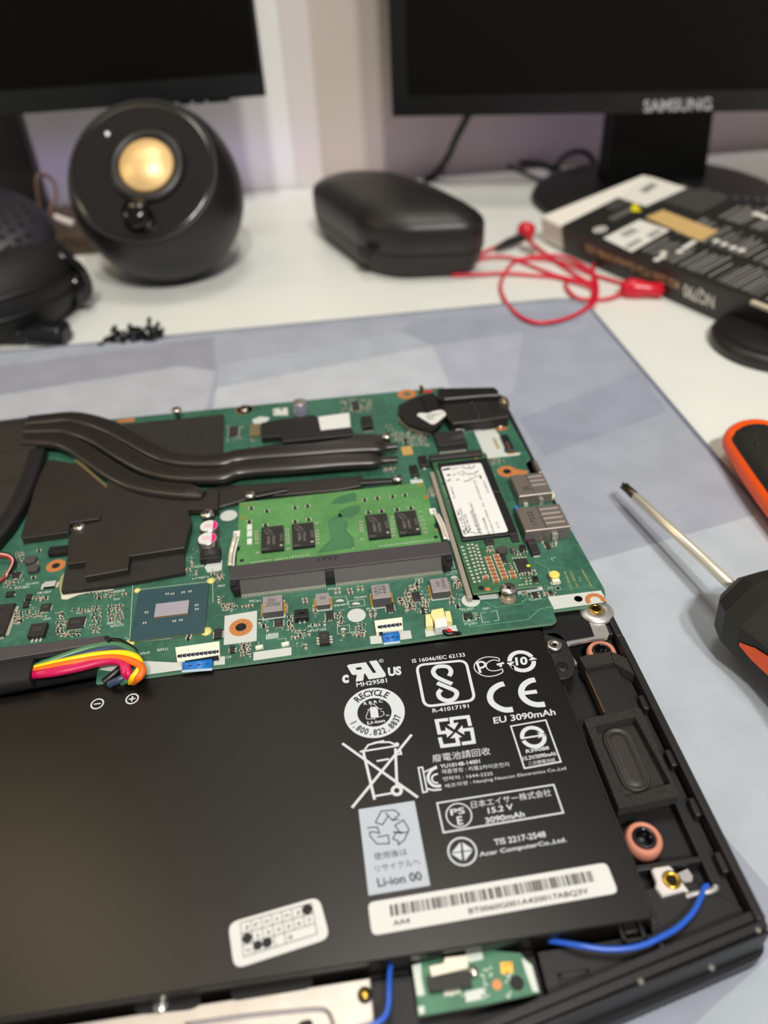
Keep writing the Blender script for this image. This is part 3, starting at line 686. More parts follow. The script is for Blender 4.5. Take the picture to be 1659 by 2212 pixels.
# front deck with two grooves, following the slanted front edge
dx = lambda x, o: -126.0 - (69.5 - x) * 0.1955 + o
fm = MB(CHASSIS)
for o0, o1, z in ((4.6, 2.9, 17.0), (2.5, 0.6, 17.6), (0.2, -0.4, 17.6)):
    fm.prism([(72.2, dx(72, o0) + (0.5 if o0 > 4 else 0)), (72.2, dx(71.5, o1)), (-20, dx(-20, o1)), (-20, dx(-20, o0))], 9.2, z)
fm.prism([(71.5, dx(71, 4)), (71.5, dx(71, 0)), (-20, dx(-20, 0)), (-20, dx(-20, 4))], 9.2, 15.6, BLKD)
fm.box(-330, -19.5, -143.6, -139.5, 9.2, 17.2)
bevel(fm.build('front_edge', lap), 0.35)
ins = MB(BLK)
ins.prism([(70, -119), (70, dx(70, 5)), (22, dx(22, 5)), (22, -121.5), (48, -121.5), (49.5, -112), (62, -112)], 9.2, 14.5)
ins.prism([(66, -30), (70, -30), (70, -119), (66, -119)], 9.2, 14.0)
ins.box(49, 66, -92, -88, 9.2, 14).box(49, 66, -108, -106.5, 9.2, 14.6).box(48.6, 50.2, -35, -120, 9.2, 15.0)
ins.box(22, 47, -121, -126, 9.2, 13.5).box(-20, 22, -121, -141, 9.2, 11.5)
bevel(ins.build('inner_frame', lap), 0.3)
def latch(c, tl, br, z, h):
    x0, x1, y0, y1 = RB(c, tl, br, z); m = MB(BLK); m.box(x0, x1, y0, y1, 10, z - h, BLKD)
    m.box(x0, x1, y1 - 0.9, y1, 10, z).box(x0, x1, y0, y0 + 0.9, 10, z).box(x0, x0 + .9, y0, y1, 10, z).box(x1 - .9, x1, y0, y1, 10, z)
    m.box(x0 + 1.2, x1 - 1.2, (y0 + y1) / 2 - .5, (y0 + y1) / 2 + .5, 10, z - .4); return bevel(m.build('latch', lap), 0.2)
latch(b4, (290, 1190), (585, 1375), 16, 2.5); latch(b4, (1345, 1160), (1560, 1260), 15.5, 1.5); latch(b4, (640, 1390), (790, 1490), 15.5, 2); latch(b5, (1200, 600), (1440, 700), 15, 2)
MB(mat('silver_stud', (170, 170, 165), 0.4, 0.6)).lathe(b4(715, 1455, 15), [(.9, 0), (.6, .8), (0, 1)], n=10).build('stud', lap)
gl = MB(mat('grey_rim_dot', (120, 118, 112), 0.5))  # small raised grey dots on the front rim
for x, y in ((1570, 1285), (1150, 1620), (515, 1745)): gl.lathe(b4(x, y, 17.6), [(.75, 0), (.5, .4), (0, .5)], n=12)
gl.build('rim_dot', lap, 'stuff')

def grommet(c, p, edge, z, hole, label):
    a = c(*p, z); r = (c(*edge, z) - a).length
    g = thing('rubber_grommet', label, 'grommet', (a.x, a.y, 10))
    MB(PINK).lathe((a.x, a.y, 0), [(r * .62, 11), (r * .98, 11.2), (r, z - 1.2), (r * .9, z - .3), (r * .8, z), (r * .66, z - .3), (r * .62, z - 1)], n=40).build('ring', g)
    MB(BLKG).lathe((a.x, a.y, 0), [(r * .60, 11), (r * .61, z - .2), (r * .52, z + .15), (r * hole, z - .2), (r * hole, 12), (0, 12)], n=32, mats=[BLK, BLK, BLKG, BLKG, BLKD]).build('sleeve', g)
grommet(b3, (468, 478), (360, 478), 15.5, .42, 'salmon rubber ring half covered by the top arm of the speaker module')
grommet(b4, (552, 447), (380, 430), 15.5, .40, 'whole salmon rubber ring below the speaker module')

# ---------------------------------------------------------------- silver hinge bracket under the board corner
br_ = thing('hinge_bracket', 'stamped silver bracket under the white corner of the green board', 'bracket', (68, -33, 10))
BP = [(345, 215), (360, 180), (500, 185), (512, 215), (535, 268), (488, 284), (520, 360), (508, 392), (405, 402), (235, 440), (222, 470), (290, 575), (268, 585), (205, 455), (215, 415), (395, 380)]
MB(SILVER).prism(poly(b3, BP, 17.2), 16.2, 17.2).build('plate', br_)
a = b3(432, 192, 18.2); bo = MB(SILVER).lathe((a.x, a.y, 0), [(5.4, 17), (5.3, 17.6), (4.6, 18.2), (3.4, 18.4), (2.2, 18.4), (2.2, 17)], n=32); bo.build('boss', br_)
MB(BRASS).lathe((a.x - .2, a.y + .6, 0), [(1.1, 14.5), (1.1, 18), (1.35, 18.5), (1.95, 18.6), (2.1, 17.6)], n=20).build('insert', br_); MB(mat('hole_brown', (48, 34, 14), .4, .6)).cyl(a.x - .2, a.y + .6, 18.3, 18.42, 1.15).build('insert_hole', br_)
fm_ = tag(MB(mat('black_film', (30, 29, 30), 0.35, bump=(1200, .05))).prism(poly(b3, [(50, 285), (150, 205), (345, 190), (413, 378), (215, 413), (40, 358)], 17.6), 17.25, 17.6).build('insulating_film'), 'black plastic film between silver bracket and board corner', 'film')

# ---------------------------------------------------------------- laptop loudspeaker
ls = thing('speaker_module', 'black foam framed laptop loudspeaker in the right rim of the laptop', 'speaker', (60, -70, 10.6))
MB(FOAM).prism(poly(b3, [(305, 532), (340, 520), (528, 490), (552, 570), (352, 610)], 17.4), 12, 17.4).prism(poly(b3, [(532, 490), (556, 497), (700, 562), (735, 650), (722, 668), (556, 572)], 17.2), 12, 17.2).build('arm_pad', ls)
MB(BLK).prism(poly(b3, [(355, 612), (572, 590), (690, 920), (490, 945)], 15.8), 11, 15.8).build('arm', ls)
MB(mat('bronze_edge', (96, 80, 58), .4, .5)).prism(poly(b3, [(352, 640), (362, 640), (492, 925), (480, 928)], 15.9), 13, 15.9).build('arm_edge', ls)
OUTR = poly(b3, [(338, 978), (720, 890), (748, 905), (1022, 1528), (592, 1618)], 18.4); INR = poly(b3, [(416, 1030), (700, 960), (720, 985), (962, 1438), (640, 1535)], 18.4)
fr_ = MB(FOAM)
for i in range(5):
    j = (i + 1) % 5; fr_.prism([OUTR[i], OUTR[j], INR[j], INR[i]], 15.2, 18.4)
bmesh.ops.remove_doubles(fr_.bm, verts=fr_.bm.verts[:], dist=0.01)
fr_.build('foam_frame', ls)
MB(mat('surround_rubber', (40, 38, 35), 0.55, bump=(800, .3))).prism(inset([(p.x, p.y) for p in (OUTR if (OUTR[1].x - OUTR[0].x) * (OUTR[2].y - OUTR[1].y) > (OUTR[2].x - OUTR[1].x) * (OUTR[1].y - OUTR[0].y) else OUTR[::-1])], 1), 12, 15.4).build('basket', ls)
ca, cb_ = b3(585, 1130, 15.8), b3(700, 1395, 15.8)
cax = (cb_ - ca).normalized(); cpx = Vector((-cax.y, cax.x, 0))
def caps(r, z): return [ca + cpx * (r * math.cos(t)) - cax * (r * math.sin(t)) if t <= math.pi else cb_ + cpx * (r * math.cos(t)) - cax * (r * math.sin(t)) for t in [i * math.pi / 10 + (1e-6 if i > 10 else 0) for i in range(20)]]
dm_ = MB(mat('diaphragm', (52, 48, 46), 0.5))
lv = [(4.2, 15.45), (3.9, 16.2), (3.5, 16.35), (3.1, 15.9), (2.7, 15.7), (2.3, 16.1), (1.4, 16.3)]
R = [[dm_.bm.verts.new((p.x, p.y, z)) for p in caps(r, z)] for r, z in lv]
for i in range(len(R) - 1):
    for j in range(20): f = dm_.bm.faces.new((R[i][j - 1], R[i][j], R[i + 1][j], R[i + 1][j - 1])); f.smooth = True; f.material_index = dm_.mi(None)
dm_.bm.faces.new(R[-1]); bmesh.ops.recalc_face_normals(dm_.bm, faces=dm_.bm.faces[:]); dm_.build('diaphragm', ls)

# ---------------------------------------------------------------- corner bracket with brass nut, wire, small board, touchpad plate
cbk = thing('corner_bracket', 'white metal bracket with a brass nut near the laptop front corner', 'bracket', (57, -115, 10.6))
MB(mat('white_metal', (222, 218, 216), 0.42, 0.4)).prism(poly(b4, [(612, 742), (640, 720), (770, 700), (800, 722), (962, 945), (905, 930), (712, 982), (650, 900), (655, 850)], 15.5), 14.4, 15.5, bevel=.3).build('plate', cbk)
a = b4(797, 832, 15.8); MB(BRASS).lathe((a.x, a.y, 0), [(1.0, 13), (1.05, 15.4), (1.3, 16), (2.05, 16), (2.15, 15.4)], n=24).build('brass_nut', cbk); MB(mat('hole_brown', (48, 34, 14), .4, .6)).cyl(a.x, a.y, 15.4, 15.62, 1.2).build('nut_hole', cbk)
MB(SILVER).prism(poly(b4, [(840, 780), (940, 735), (985, 800), (970, 910), (900, 850)], 13), 11, 13).build('side_tab', cbk)
MB(SILVER).tube(poly(b4, [(920, 985), (980, 965), (1060, 950), (1130, 940), (1185, 915), (1190, 890)], 15.2), .75, n=8).build('pin', cbk)
tag(MB(mat('blue_wire', (40, 92, 196), 0.3)).tube([b4(1120, 885, 15.2), b4(1085, 905, 15.6), b4(1060, 985, 16), b4(985, 1125, 16.5), b4(850, 1260, 17), b4(690, 1350, 17.5), b4(560, 1410, 17.5), b4(400, 1448, 17.5), b4(200, 1455, 17.5), b4(0, 1428, 17.5), b5(1300, 415, 17), b5(1140, 388, 15)], .62, n=10).build('antenna_wire'), 'blue wire curving from the brass nut bracket to the battery edge', 'wire')
tag(MB(mat('blue_wire', (40, 92, 196), 0.3)).tube([b5(135, 520, 15), b5(125, 600, 16), b5(122, 700, 16.5), b5(118, 800, 16.5), b5(90, 880, 16.5), b5(10, 935, 16.5), b5(-80, 960, 16)], .62, n=10).build('antenna_wire'), 'blue wire beside the silver touchpad plate at the battery foot', 'wire')
tb = thing('small_circuit_board', 'small green board with a black ribbon clamp below the barcode sticker', 'circuit board', (30, -124, 10.6))
TBP = [(268, 548), (330, 532), (330, 600), (380, 590), (720, 490), (770, 510), (775, 480), (960, 470), (1035, 548), (1082, 722), (760, 790), (310, 872), (300, 800), (350, 780), (345, 720), (298, 750), (275, 640)]
tm = MB(traces('sub_board_green', (58, 112, 84), (80, 136, 106))).prism(poly(b5, [(268, 548), (330, 532), (760, 452), (960, 470), (1035, 548), (1082, 722), (760, 790), (310, 872), (298, 750)], 15.0), 14.0, 15.0, side=EDGE)
PADW = mat('pad_white', (206, 214, 206), .5)
for P in ([(970, 500), (1035, 548), (1082, 722), (1040, 715), (985, 560)], [(605, 720), (735, 690), (740, 760), (615, 785)], [(270, 550), (325, 535), (330, 640), (350, 740), (300, 745)], [(610, 480), (715, 460), (725, 510), (630, 530)], [(305, 815), (345, 805), (350, 855), (315, 865)]): tm.flat(poly(b5, P, 15.03), m=PADW)
p = b5(812, 672, 15.03); tm.disc(p.x, p.y, p.z, 1.0, COPPER); tm.flat(poly(b5, [(832, 530), (910, 525), (915, 600), (840, 605)], 15.03), m=GOLD)
p = b5(940, 662, 15.04); tm.disc(p.x, p.y, p.z, 1.5, BLKD)
random.seed(5)
for k in range(46):
    q = b5(random.choice((random.uniform(700, 770), random.uniform(860, 890), random.uniform(380, 590))), random.uniform(540, 760), 15.03); tm.flat([q, q + Vector((.5, 0, 0)), q + Vector((.5, .3, 0)), q + Vector((0, .3, 0))], m=PADW)
tm.build('board', tb)
MB(IVORY).prism(poly(b5, [(378, 555), (470, 535), (480, 500), (620, 485), (628, 560), (395, 620)], 16.4), 15, 16.4).build('connector', tb)
MB(CHIP).prism(poly(b5, [(360, 630), (640, 590), (655, 675), (380, 715)], 16.6), 15, 16.6).build('ribbon_clamp', tb)
pn = MB(TIN)
for k in range(7): pn.flat(poly(b5, [(475 + k * 15, 715 - k * 3), (485 + k * 15, 713 - k * 3), (487 + k * 15, 745 - k * 3), (477 + k * 15, 747 - k * 3)], 15.1), m=TIN)
pn.build('contact_row', tb, 'stuff')
MB(STEEL).lathe(b5(662, 600, 15), [(1.1, 0), (1.1, 1.2), (.7, 1.6), (0, 1.6)], n=14).build('solder_post', tb)
tpd = thing('touchpad_plate', 'silver touchpad backing plate with dark slots at the battery foot', 'plate', (-50, -128, 10.6))
TPM = mat('touchpad_metal', (202, 196, 188), 0.4, 0.55, noise=(200, .05))
tpl = MB(TPM).prism([(-14.5, -121.5), (-14.5, -136), (-19, -139.2), (-130, -139.2), (-130, -121.5)], 13.2, 14.6, bevel=.3)
for P, m in (([(1030, 510), (1060, 480), (1380, 435), (1408, 455), (1385, 490), (1050, 545)], BLKD), ([(590, 580), (640, 555), (850, 518), (905, 530), (890, 570), (850, 585), (640, 605)], BLKD), ([(1330, 640), (1400, 620), (1410, 700), (1340, 710)], BLKD)):
    tpl.flat(roundpoly(poly(b6, P, 14.63), 1.2) and [Vector((x, y, 14.63)) for x, y in roundpoly(poly(b6, P, 14.63), 1.2)], m=m)
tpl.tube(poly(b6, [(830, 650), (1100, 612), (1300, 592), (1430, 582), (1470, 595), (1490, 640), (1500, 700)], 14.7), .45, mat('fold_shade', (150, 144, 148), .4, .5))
tpl.build('plate', tpd)
a = b6(1636, 515, 15); MB(BRASS).lathe((a.x, a.y, 0), [(1.0, 14.6), (1.0, 15.4), (.6, 15.6), (0, 15.6)], n=16).build('brass_stud', tpd)
MB(BLKD).lathe((a.x, a.y, 0), [(1.6, 14.6), (1.6, 14.9), (1.0, 14.95)], n=20).build('stud_washer', tpd)
a = b6(720, 558, 15); MB(STEEL).lathe((a.x, a.y, 0), [(1.8, 14.6), (1.6, 15.2), (0, 15.3)], n=16).build('rivet', tpd)

# ================================================================ battery
ZB = 19.0
bat = thing('battery_pack', 'flat black laptop battery covered in white certification marks', 'battery', (-36, -77, 10.6))
MB(FILM).prism(rounded(-122, 48.2, -120.2, -34.4, 1.0), 12, ZB, bevel=.3).build('cell_pack', bat)
MB(BLK).prism([Vector(p) for p in roundpoly(poly(b1, [(1385, 30), (1490, 15), (1545, 60), (1612, 210), (1600, 290), (1560, 312), (1500, 318)], 17.6), 2.2)], 16.2, 17.6, bevel=.2).build('mounting_tab', bat)
p = b1(1527, 237, 17.7); h = MB(BLKD).lathe((p.x, p.y, 0), [(1.75, 17.6), (1.7, 17.72), (0, 17.72)], n=24); pg = MB(BLK)
pg.obox(Vector((p.x, p.y, 17.72)), Vector((1, 0, 0)), Vector((0, 1, 0)), ez, (-1, 1), (-.25, .25), (0, .12)).obox(Vector((p.x, p.y, 17.72)), Vector((1, 0, 0)), Vector((0, 1, 0)), ez, (-.25, .25), (-1, 1), (0, .12))
hh = h.build('locating_peg', bat); pg.build('peg_cross', hh)
p = b1(1476, 94, 18.8)
def pan_screw(x, y, z, r, label, name='screw', group=None, shank=3.0, head=0.9, star=True):
    s_ = thing(name, label, 'screw', (x, y, z - head - shank), group)
    MB(STEEL).lathe((x, y, 0), [(r * .45, z - head - shank), (r * .45, z - head), (r, z - head), (r, z - .25), (r * .92, z)] + ([(r * .36, z), (r * .28, z - .35), (0, z - .35)] if star else [(0, z + .02)]), n=32).build('head', s_)
    c = MB(mat('recess_dark', (60, 50, 40), .4, .6))
    for a in ((0, 60, 120) if star else (20, 110)):
        t = math.radians(a); u = Vector((math.cos(t), math.sin(t), 0)); c.obox(Vector((x, y, z)), u, Vector((-u.y, u.x, 0)), ez, (-r * .38, r * .38), (-r * .1, r * .1), (-.34, -.18 if star else .05))
    c.build('drive_recess', s_); return s_
pan_screw(p.x, p.y, 18.8, 2.25, 'flat silver star screw in the battery mounting tab', shank=1.2)

Z = ZB + .035
mk = MB(WHITE)
def T(c, body, BL, BR, TL, m=None, bold=0.018, z=Z, b=None): (b or mk).text(body, c(*BL, z), c(*BR, z), c(*TL, z), m, bold)
def K(c, P, w, m=None, closed=False, smooth=False, z=Z, b=None): (b or mk).stroke(sp(c, P, z) if smooth else poly(c, P, z), w, z, m, closed)
def F(c, P, m=None, z=Z, b=None): (b or mk).flat(poly(c, P, z), z, m)
def cen_r(c, p, l, r, z=Z): q = c(*p, z); return q, (c(*l, z) - c(*r, z)).length / 2
def ang(q, p): return math.degrees(math.atan2(p.y - q.y, p.x - q.x))
# recognised-component mark
F(e7, [(250, 405), (262, 388), (285, 378), (585, 335), (715, 530), (775, 520), (645, 320), (780, 300), (938, 540), (945, 572), (932, 592), (905, 605), (640, 645), (575, 540), (556, 541), (540, 665), (405, 685), (425, 560), (360, 566), (332, 548)])
F(e7, [(402, 435), (500, 422), (522, 460), (425, 475)], FILM, Z + .03)
T(e7, 'c', (165, 718), (287, 706), (158, 566), bold=.05); T(e7, 'US', (990, 592), (1230, 562), (978, 432), bold=.05); T(e7, 'MH29581', (422, 785), (970, 697), (412, 706))
q, r = cen_r(e7, (862, 310), (820, 312), (905, 306)); mk.ring(q.x, q.y, Z, r * .8, r); T(e7, 'R', (848, 328), (880, 324), (846, 297))
mk.build('component_mark', bat); mk = MB(WHITE)
# recycle roundel
q, ro = cen_r(e7, (742, 1237), (199, 1245), (1285, 1214)); _, ri = cen_r(e7, (742, 1235), (434, 1238), (1048, 1214))
q = (e7(199, 1245, Z) + e7(1285, 1214, Z)) / 2
mk.ring(q.x, q.y, Z, ri, ro, n=64); rmid = (ro + ri) / 2
mk.arctext('RECYCLE', q.x, q.y, Z + .03, rmid + .05, ang(q, e7(425, 985, Z)), ang(q, e7(972, 905, Z)), (ro - ri) * .56, INK, .03, wf=.85)
a0, a1 = ang(q, e7(355, 1425, Z)), ang(q, e7(1160, 1310, Z)); mk.arctext('1.800.822.8837', q.x, q.y, Z + .03, rmid, a0 % 360, a1 % 360, (ro - ri) * .5, INK, .03, inner=True, wf=.8)
T(e7, 'R B R C', (552, 1106), (892, 1052), (545, 1052), bold=.02); T(e7, 'Li-ion', (615, 1455), (934, 1405), (608, 1400), bold=.03); T(e7, 'TM', (938, 1305), (1005, 1298), (935, 1280))
F(e7, [(655, 1165), (690, 1145), (730, 1132), (775, 1140), (800, 1165), (818, 1315), (745, 1325), (680, 1335)])
for P in ([(665, 1105), (700, 1085), (740, 1090), (800, 1150), (850, 1180), (880, 1165)], [(615, 1185), (655, 1180), (690, 1120)], [(640, 1190), (590, 1310), (600, 1350), (650, 1355), (740, 1345)], [(740, 1365), (745, 1330), (860, 1310), (915, 1270), (900, 1220), (850, 1215)]): K(e7, P, .18)
mk.build('recycling_roundel', bat); mk = MB(WHITE)
# crossed-out bin
for P in ([(118, 728), (602, 1074)], [(562, 672), (180, 1140)], [(250, 770), (325, 1088)], [(458, 760), (468, 1005)]): K(b1, P, .72)
for P in ([(230, 782), (478, 742)], [(262, 768), (285, 738), (345, 722), (420, 720), (470, 742)], [(312, 728), (385, 712)], [(338, 842), (418, 828)], [(328, 1066), (440, 1046)], [(460, 800), (495, 796), (488, 770)]): K(b1, P, .55)
q, r = cen_r(b1, (467, 1030), (428, 1035), (506, 1026)); mk.ring(q.x, q.y, Z + .02, r * .45, r)
q, r = cen_r(b1, (467, 735), (452, 737), (482, 733)); mk.disc(q.x, q.y, Z + .01, r)
mk.build('crossed_bin_mark', bat); mk = MB(WHITE)
# double-loop mark in a rounded frame
T(b1, 'IS 16046/IEC 62133', (567, 214), (906, 172), (562, 189)); T(b1, 'R-41017191', (697, 533), (930, 501), (693, 507))
mk.stroke([Vector((x, y, Z)) for x, y in roundpoly(poly(b1, [(592, 228), (908, 196), (968, 452), (645, 494)], Z), 2.4, 6)], .85, Z, None, True)
K(e6, [(205, 505), (225, 455), (195, 408), (128, 398), (58, 412), (32, 460), (66, 512), (150, 555), (238, 590)], 1.35, smooth=True)
K(e6, [(74, 580), (170, 620), (262, 660), (288, 695), (262, 748), (188, 772), (112, 745), (88, 692), (118, 652)], 1.35, smooth=True)
mk.build('loop_mark', bat); mk = MB(WHITE)
# PCT mark
q, r = cen_r(e6, (648, 402), (478, 405), (818, 395)); qi = e6(700, 385, Z)
A1 = [e6(*p, Z) for p in ((752, 340), (742, 312), (690, 300), (610, 298), (530, 325), (482, 375), (480, 425), (510, 465), (570, 498), (640, 508), (720, 495), (785, 462), (780, 425))]; mk.stroke(spline(A1, 4)[0], .32, Z)
A1 = [e6(*p, Z) for p in ((750, 345), (700, 330), (650, 340), (612, 370), (610, 410), (640, 440), (690, 448), (745, 440), (778, 425))]; mk.stroke(spline(A1, 4)[0], .32, Z)
K(e6, [(508, 362), (545, 470)], .75); K(e6, [(505, 365), (550, 350), (592, 365), (590, 395), (555, 415), (525, 415)], .7, smooth=True)
K(e6, [(722, 382), (800, 362)], .75); K(e6, [(758, 378), (768, 405)], .8)
mk.build('oval_letter_mark', bat); mk = MB(WHITE)
# ten in a ring of arrows
q = (e6(839, 350, Z) + e6(1146, 335, Z)) / 2; r = (e6(839, 350, Z) - e6(1146, 335, Z)).length / 2
mk.ring(q.x, q.y, Z, r * .68, r, n=48, a0=20, a1=172); mk.ring(q.x, q.y, Z, r * .68, r, n=48, a0=200, a1=352)
F(e6, [(828, 362), (918, 345), (872, 398)]); F(e6, [(1068, 335), (1105, 292), (1162, 322)]); F(e6, [(870, 402), (905, 390), (918, 445)])
T(e6, '10', (930, 392), (1062, 380), (918, 302), bold=.04)
mk.build('ten_ring_mark', bat); mk = MB(WHITE)
# CE
K(e6, [(802, 588), (740, 606), (675, 655), (648, 722), (668, 792), (735, 845), (815, 872), (898, 866)], 1.75, smooth=True)
K(e6, [(1140, 545), (1080, 558), (1015, 602), (988, 668), (1008, 738), (1075, 792), (1155, 815), (1245, 810)], 1.75, smooth=True); K(e6, [(1000, 692), (1158, 672)], 1.3)
mk.build('conformity_letters', bat); mk = MB(WHITE)
T(e6, 'EU 3090mAh', (692, 1024), (1364, 926), (680, 954))
mk.build('capacity_text', bat); mk = MB(WHITE)
# four arrows
for P, H in (([(408, 110), (293, 124), (320, 245), (392, 238)], [(378, 188), (398, 292), (458, 236)]), ([(628, 176), (606, 84), (438, 104), (450, 172)], [(398, 162), (512, 140), (470, 212)]),
             ([(545, 352), (664, 336), (642, 208), (560, 216)], [(548, 168), (572, 264), (502, 226)]), ([(324, 290), (348, 378), (510, 358), (494, 285)], [(428, 300), (548, 286), (482, 240)])):
    K(e8, P, 1.05); F(e8, H)
mk.build('four_arrow_mark', bat); mk = MB(WHITE)
T(e8, '廢電池請回收', (256, 540), (833, 462), (246, 462)); T(e8, 'YU10148-14001', (331, 600), (728, 546), (325, 560)); T(e8, '제품명칭 : 리튬2차이온전지', (346, 656), (1018, 578), (338, 612))
T(e8, '연락처 : 1644-2225', (360, 726), (856, 668), (352, 684)); T(e8, '제조자명 : Nanjing Nexcon Electronics Co.,Ltd', (378, 802), (1588, 618), (370, 756))
K(e8, [(112, 592), (152, 587), (200, 828), (158, 838)], .42, closed=True); K(e8, [(160, 640), (295, 575)], .4)
K(e8, [(296, 588), (240, 620), (208, 680), (225, 738), (275, 775), (338, 770)], .75, smooth=True); K(e8, [(306, 652), (262, 668), (246, 700), (264, 735), (308, 745)], .5, smooth=True); K(e8, [(205, 800), (262, 815), (342, 806)], .5, smooth=True)
mk.build('maker_text', bat); mk = MB(WHITE)
# arrow roundel box
K(e8, [(1032, 178), (1380, 117), (1530, 532), (1168, 598)], .42, closed=True)
q = (e8(1127, 300, Z) + e8(1383, 270, Z)) / 2; r = (e8(1127, 300, Z) - e8(1383, 270, Z)).length / 2
mk.ring(q.x, q.y, Z, r * .68, r, n=40, a0=14, a1=176); mk.ring(q.x, q.y, Z, r * .68, r, n=40, a0=194, a1=356)
K(e8, [(1130, 302), (1340, 268)], .5); F(e8, [(1290, 240), (1388, 262), (1300, 302), (1325, 270)])
T(e8, 'R39088', (1186, 448), (1416, 410), (1178, 412)); T(e8, '15.2V/3090mAh', (1158, 522), (1486, 468), (1150, 482)); T(e8, '二次鋰電池組', (1206, 570), (1478, 530), (1198, 532))
mk.build('arrow_roundel_box', bat); mk = MB(WHITE)
# PSE
K(b2, [(615, 188), (1248, 88), (1300, 240), (650, 348)], .42, closed=True)
q = (b2(662, 262, Z) + b2(805, 245, Z)) / 2; r = (b2(662, 262, Z) - b2(805, 245, Z)).length / 2; mk.ring(q.x, q.y, Z, r * .9, r, n=40)
T(b2, 'PS', (690, 256), (768, 243), (684, 222)); T(b2, 'E', (728, 308), (758, 303), (720, 262)); T(b2, '日本エイサー株式会社', (803, 218), (1238, 148), (797, 178)); T(b2, '15.2 V', (893, 246), (1030, 222), (888, 214)); T(b2, '3090mAh', (880, 300), (1093, 262), (873, 268))
mk.build('safety_box', bat); mk = MB(WHITE)
q = (b2(672, 460, Z) + b2(832, 440, Z)) / 2; r = (b2(672, 460, Z) - b2(832, 440, Z)).length / 2; mk.ring(q.x, q.y, Z, r * .88, r, n=40)
F(b2, [(690, 462), (742, 400), (750, 500)]); F(b2, [(752, 400), (812, 442), (765, 502)]); K(b2, [(745, 395), (757, 508)], .25, FILM, z=Z + .03); K(b2, [(690, 460), (815, 443)], .25, FILM, z=Z + .03)
T(b2, 'TIS 2217-2548', (928, 418), (1208, 372), (921, 385)); T(b2, 'Acer ComputerCo.,Ltd.', (848, 486), (1322, 404), (842, 455))
mk.build('standards_text', bat); mk = MB(WHITE)
# terminals
for (x, y), pl in (((624, 1068), 0), ((847, 1036), 1)):
    q = (c4(x - 42, y + 2, Z) + c4(x + 42, y - 3, Z)) / 2; r = (c4(x - 42, y, Z) - c4(x + 42, y - 3, Z)).length / 2; mk.ring(q.x, q.y, Z, r * .78, r, n=28)
    mk.stroke([q - Vector((r * .5, 0, 0)), q + Vector((r * .5, 0, 0))], r * .22, Z)
    if pl: mk.stroke([q - Vector((0, r * .5, 0)), q + Vector((0, r * .5, 0))], r * .22, Z + .01)
    mk.build('terminal_mark', bat); mk = MB(WHITE)
mk.bm.free()
def sticker(name, c, P, m, rnd, z=ZB):
    b = MB(m); b.prism([Vector(p) for p in roundpoly(poly(c, P, z + .12), rnd, 4)], z + .02, z + .12); return b.build(name, bat)
st = sticker('recycling_panel', b2, [(188, 222), (492, 175), (578, 635), (243, 690)], GREYPAPER, .2)
pr = MB(INK); zz = ZB + .15
for P in ([(280, 293), (312, 232), (382, 225), (412, 250)], [(280, 293), (318, 306), (350, 258)], [(335, 240), (372, 282), (408, 276)], [(412, 250), (372, 282)], [(235, 322), (290, 318), (302, 352), (275, 345), (250, 345), (250, 365), (288, 410), (355, 408), (350, 362), (290, 372)], [(385, 310), (432, 280), (462, 330), (440, 385), (405, 415), (405, 395), (375, 382), (390, 350), (430, 350)], [(385, 310), (420, 355)], [(375, 345), (460, 348)]): K(b2, P, .28, z=zz, b=pr)
T(b2, '使用後は', (276, 500), (456, 470), (268, 460), z=zz, b=pr); T(b2, 'リサイクルへ', (282, 563), (526, 522), (275, 526), z=zz, b=pr); T(b2, 'Li-ion 00', (296, 645), (537, 606), (286, 596), z=zz, b=pr)
pr.build('panel_print', st)
st = sticker('barcode_sticker', b2, [(238, 728), (1535, 510), (1600, 675), (262, 908)], STICKER, 1.4)
pr = MB(INK); BL, BR, TL = b2(365, 804, zz), b2(1472, 613, zz), b2(357, 742, zz); random.seed(11); t = 0.0
while t < 1:
    wd = random.choice((.004, .004, .008, .012)); mid = math.sin(t * 40)
    pr.flat([BL + (BR - BL) * t, BL + (BR - BL) * min(1, t + wd), BL + (BR - BL) * min(1, t + wd) + TL - BL, BL + (BR - BL) * t + TL - BL], zz); t += wd + random.choice((.004, .004, .006, .010))
T(b2, 'BT0060G001A420017ABQ3V', (790, 796), (1442, 683), (783, 760), z=zz, b=pr); T(b2, 'AA4', (380, 854), (470, 838), (374, 826), z=zz, b=pr); pr.build('barcode_print', st)
st = sticker('date_sticker', b6, [(1022, 195), (1430, 76), (1480, 262), (1050, 402)], STICKER, 2.2)
pr = MB(INK); C0, C1, C2, C3 = b6(1078, 195, zz), b6(1396, 105, zz), b6(1422, 243, zz), b6(1092, 347, zz); G = lambda u, v: (C0 * (1 - u) + C1 * u) * (1 - v) + (C3 * (1 - u) + C2 * u) * v
for v in (0, 1 / 3, 2 / 3, 1): pr.stroke([G(0, v), G(1, v)], .16, zz)
for u in range(8): pr.stroke([G(u / 7, 0), G(u / 7, .66 if u in (5, 6) else 1)], .14, zz)
for row, tx in enumerate(('JFMAMJJ', '1234567', 'ND7 8')):
    for i, ch in enumerate(tx):
        if ch == ' ': continue
        g = G((i + .3) / 7, (row + .75) / 3); pr.text(ch, g, g + (C1 - C0) * .055, g + (C0 - C3) * .13)
for u, v, r in ((6.5, .5, 1.15), (.5, 1.5, 1.1), (1.4, 2.4, 1.0), (2.3, 2.4, 1.1)): g = G(u / 7, v / 3); pr.disc(g.x, g.y, zz + .02, r)
pr.build('date_grid', st)
du = MB(mat('dust', (150, 146, 138), .9)); random.seed(2)
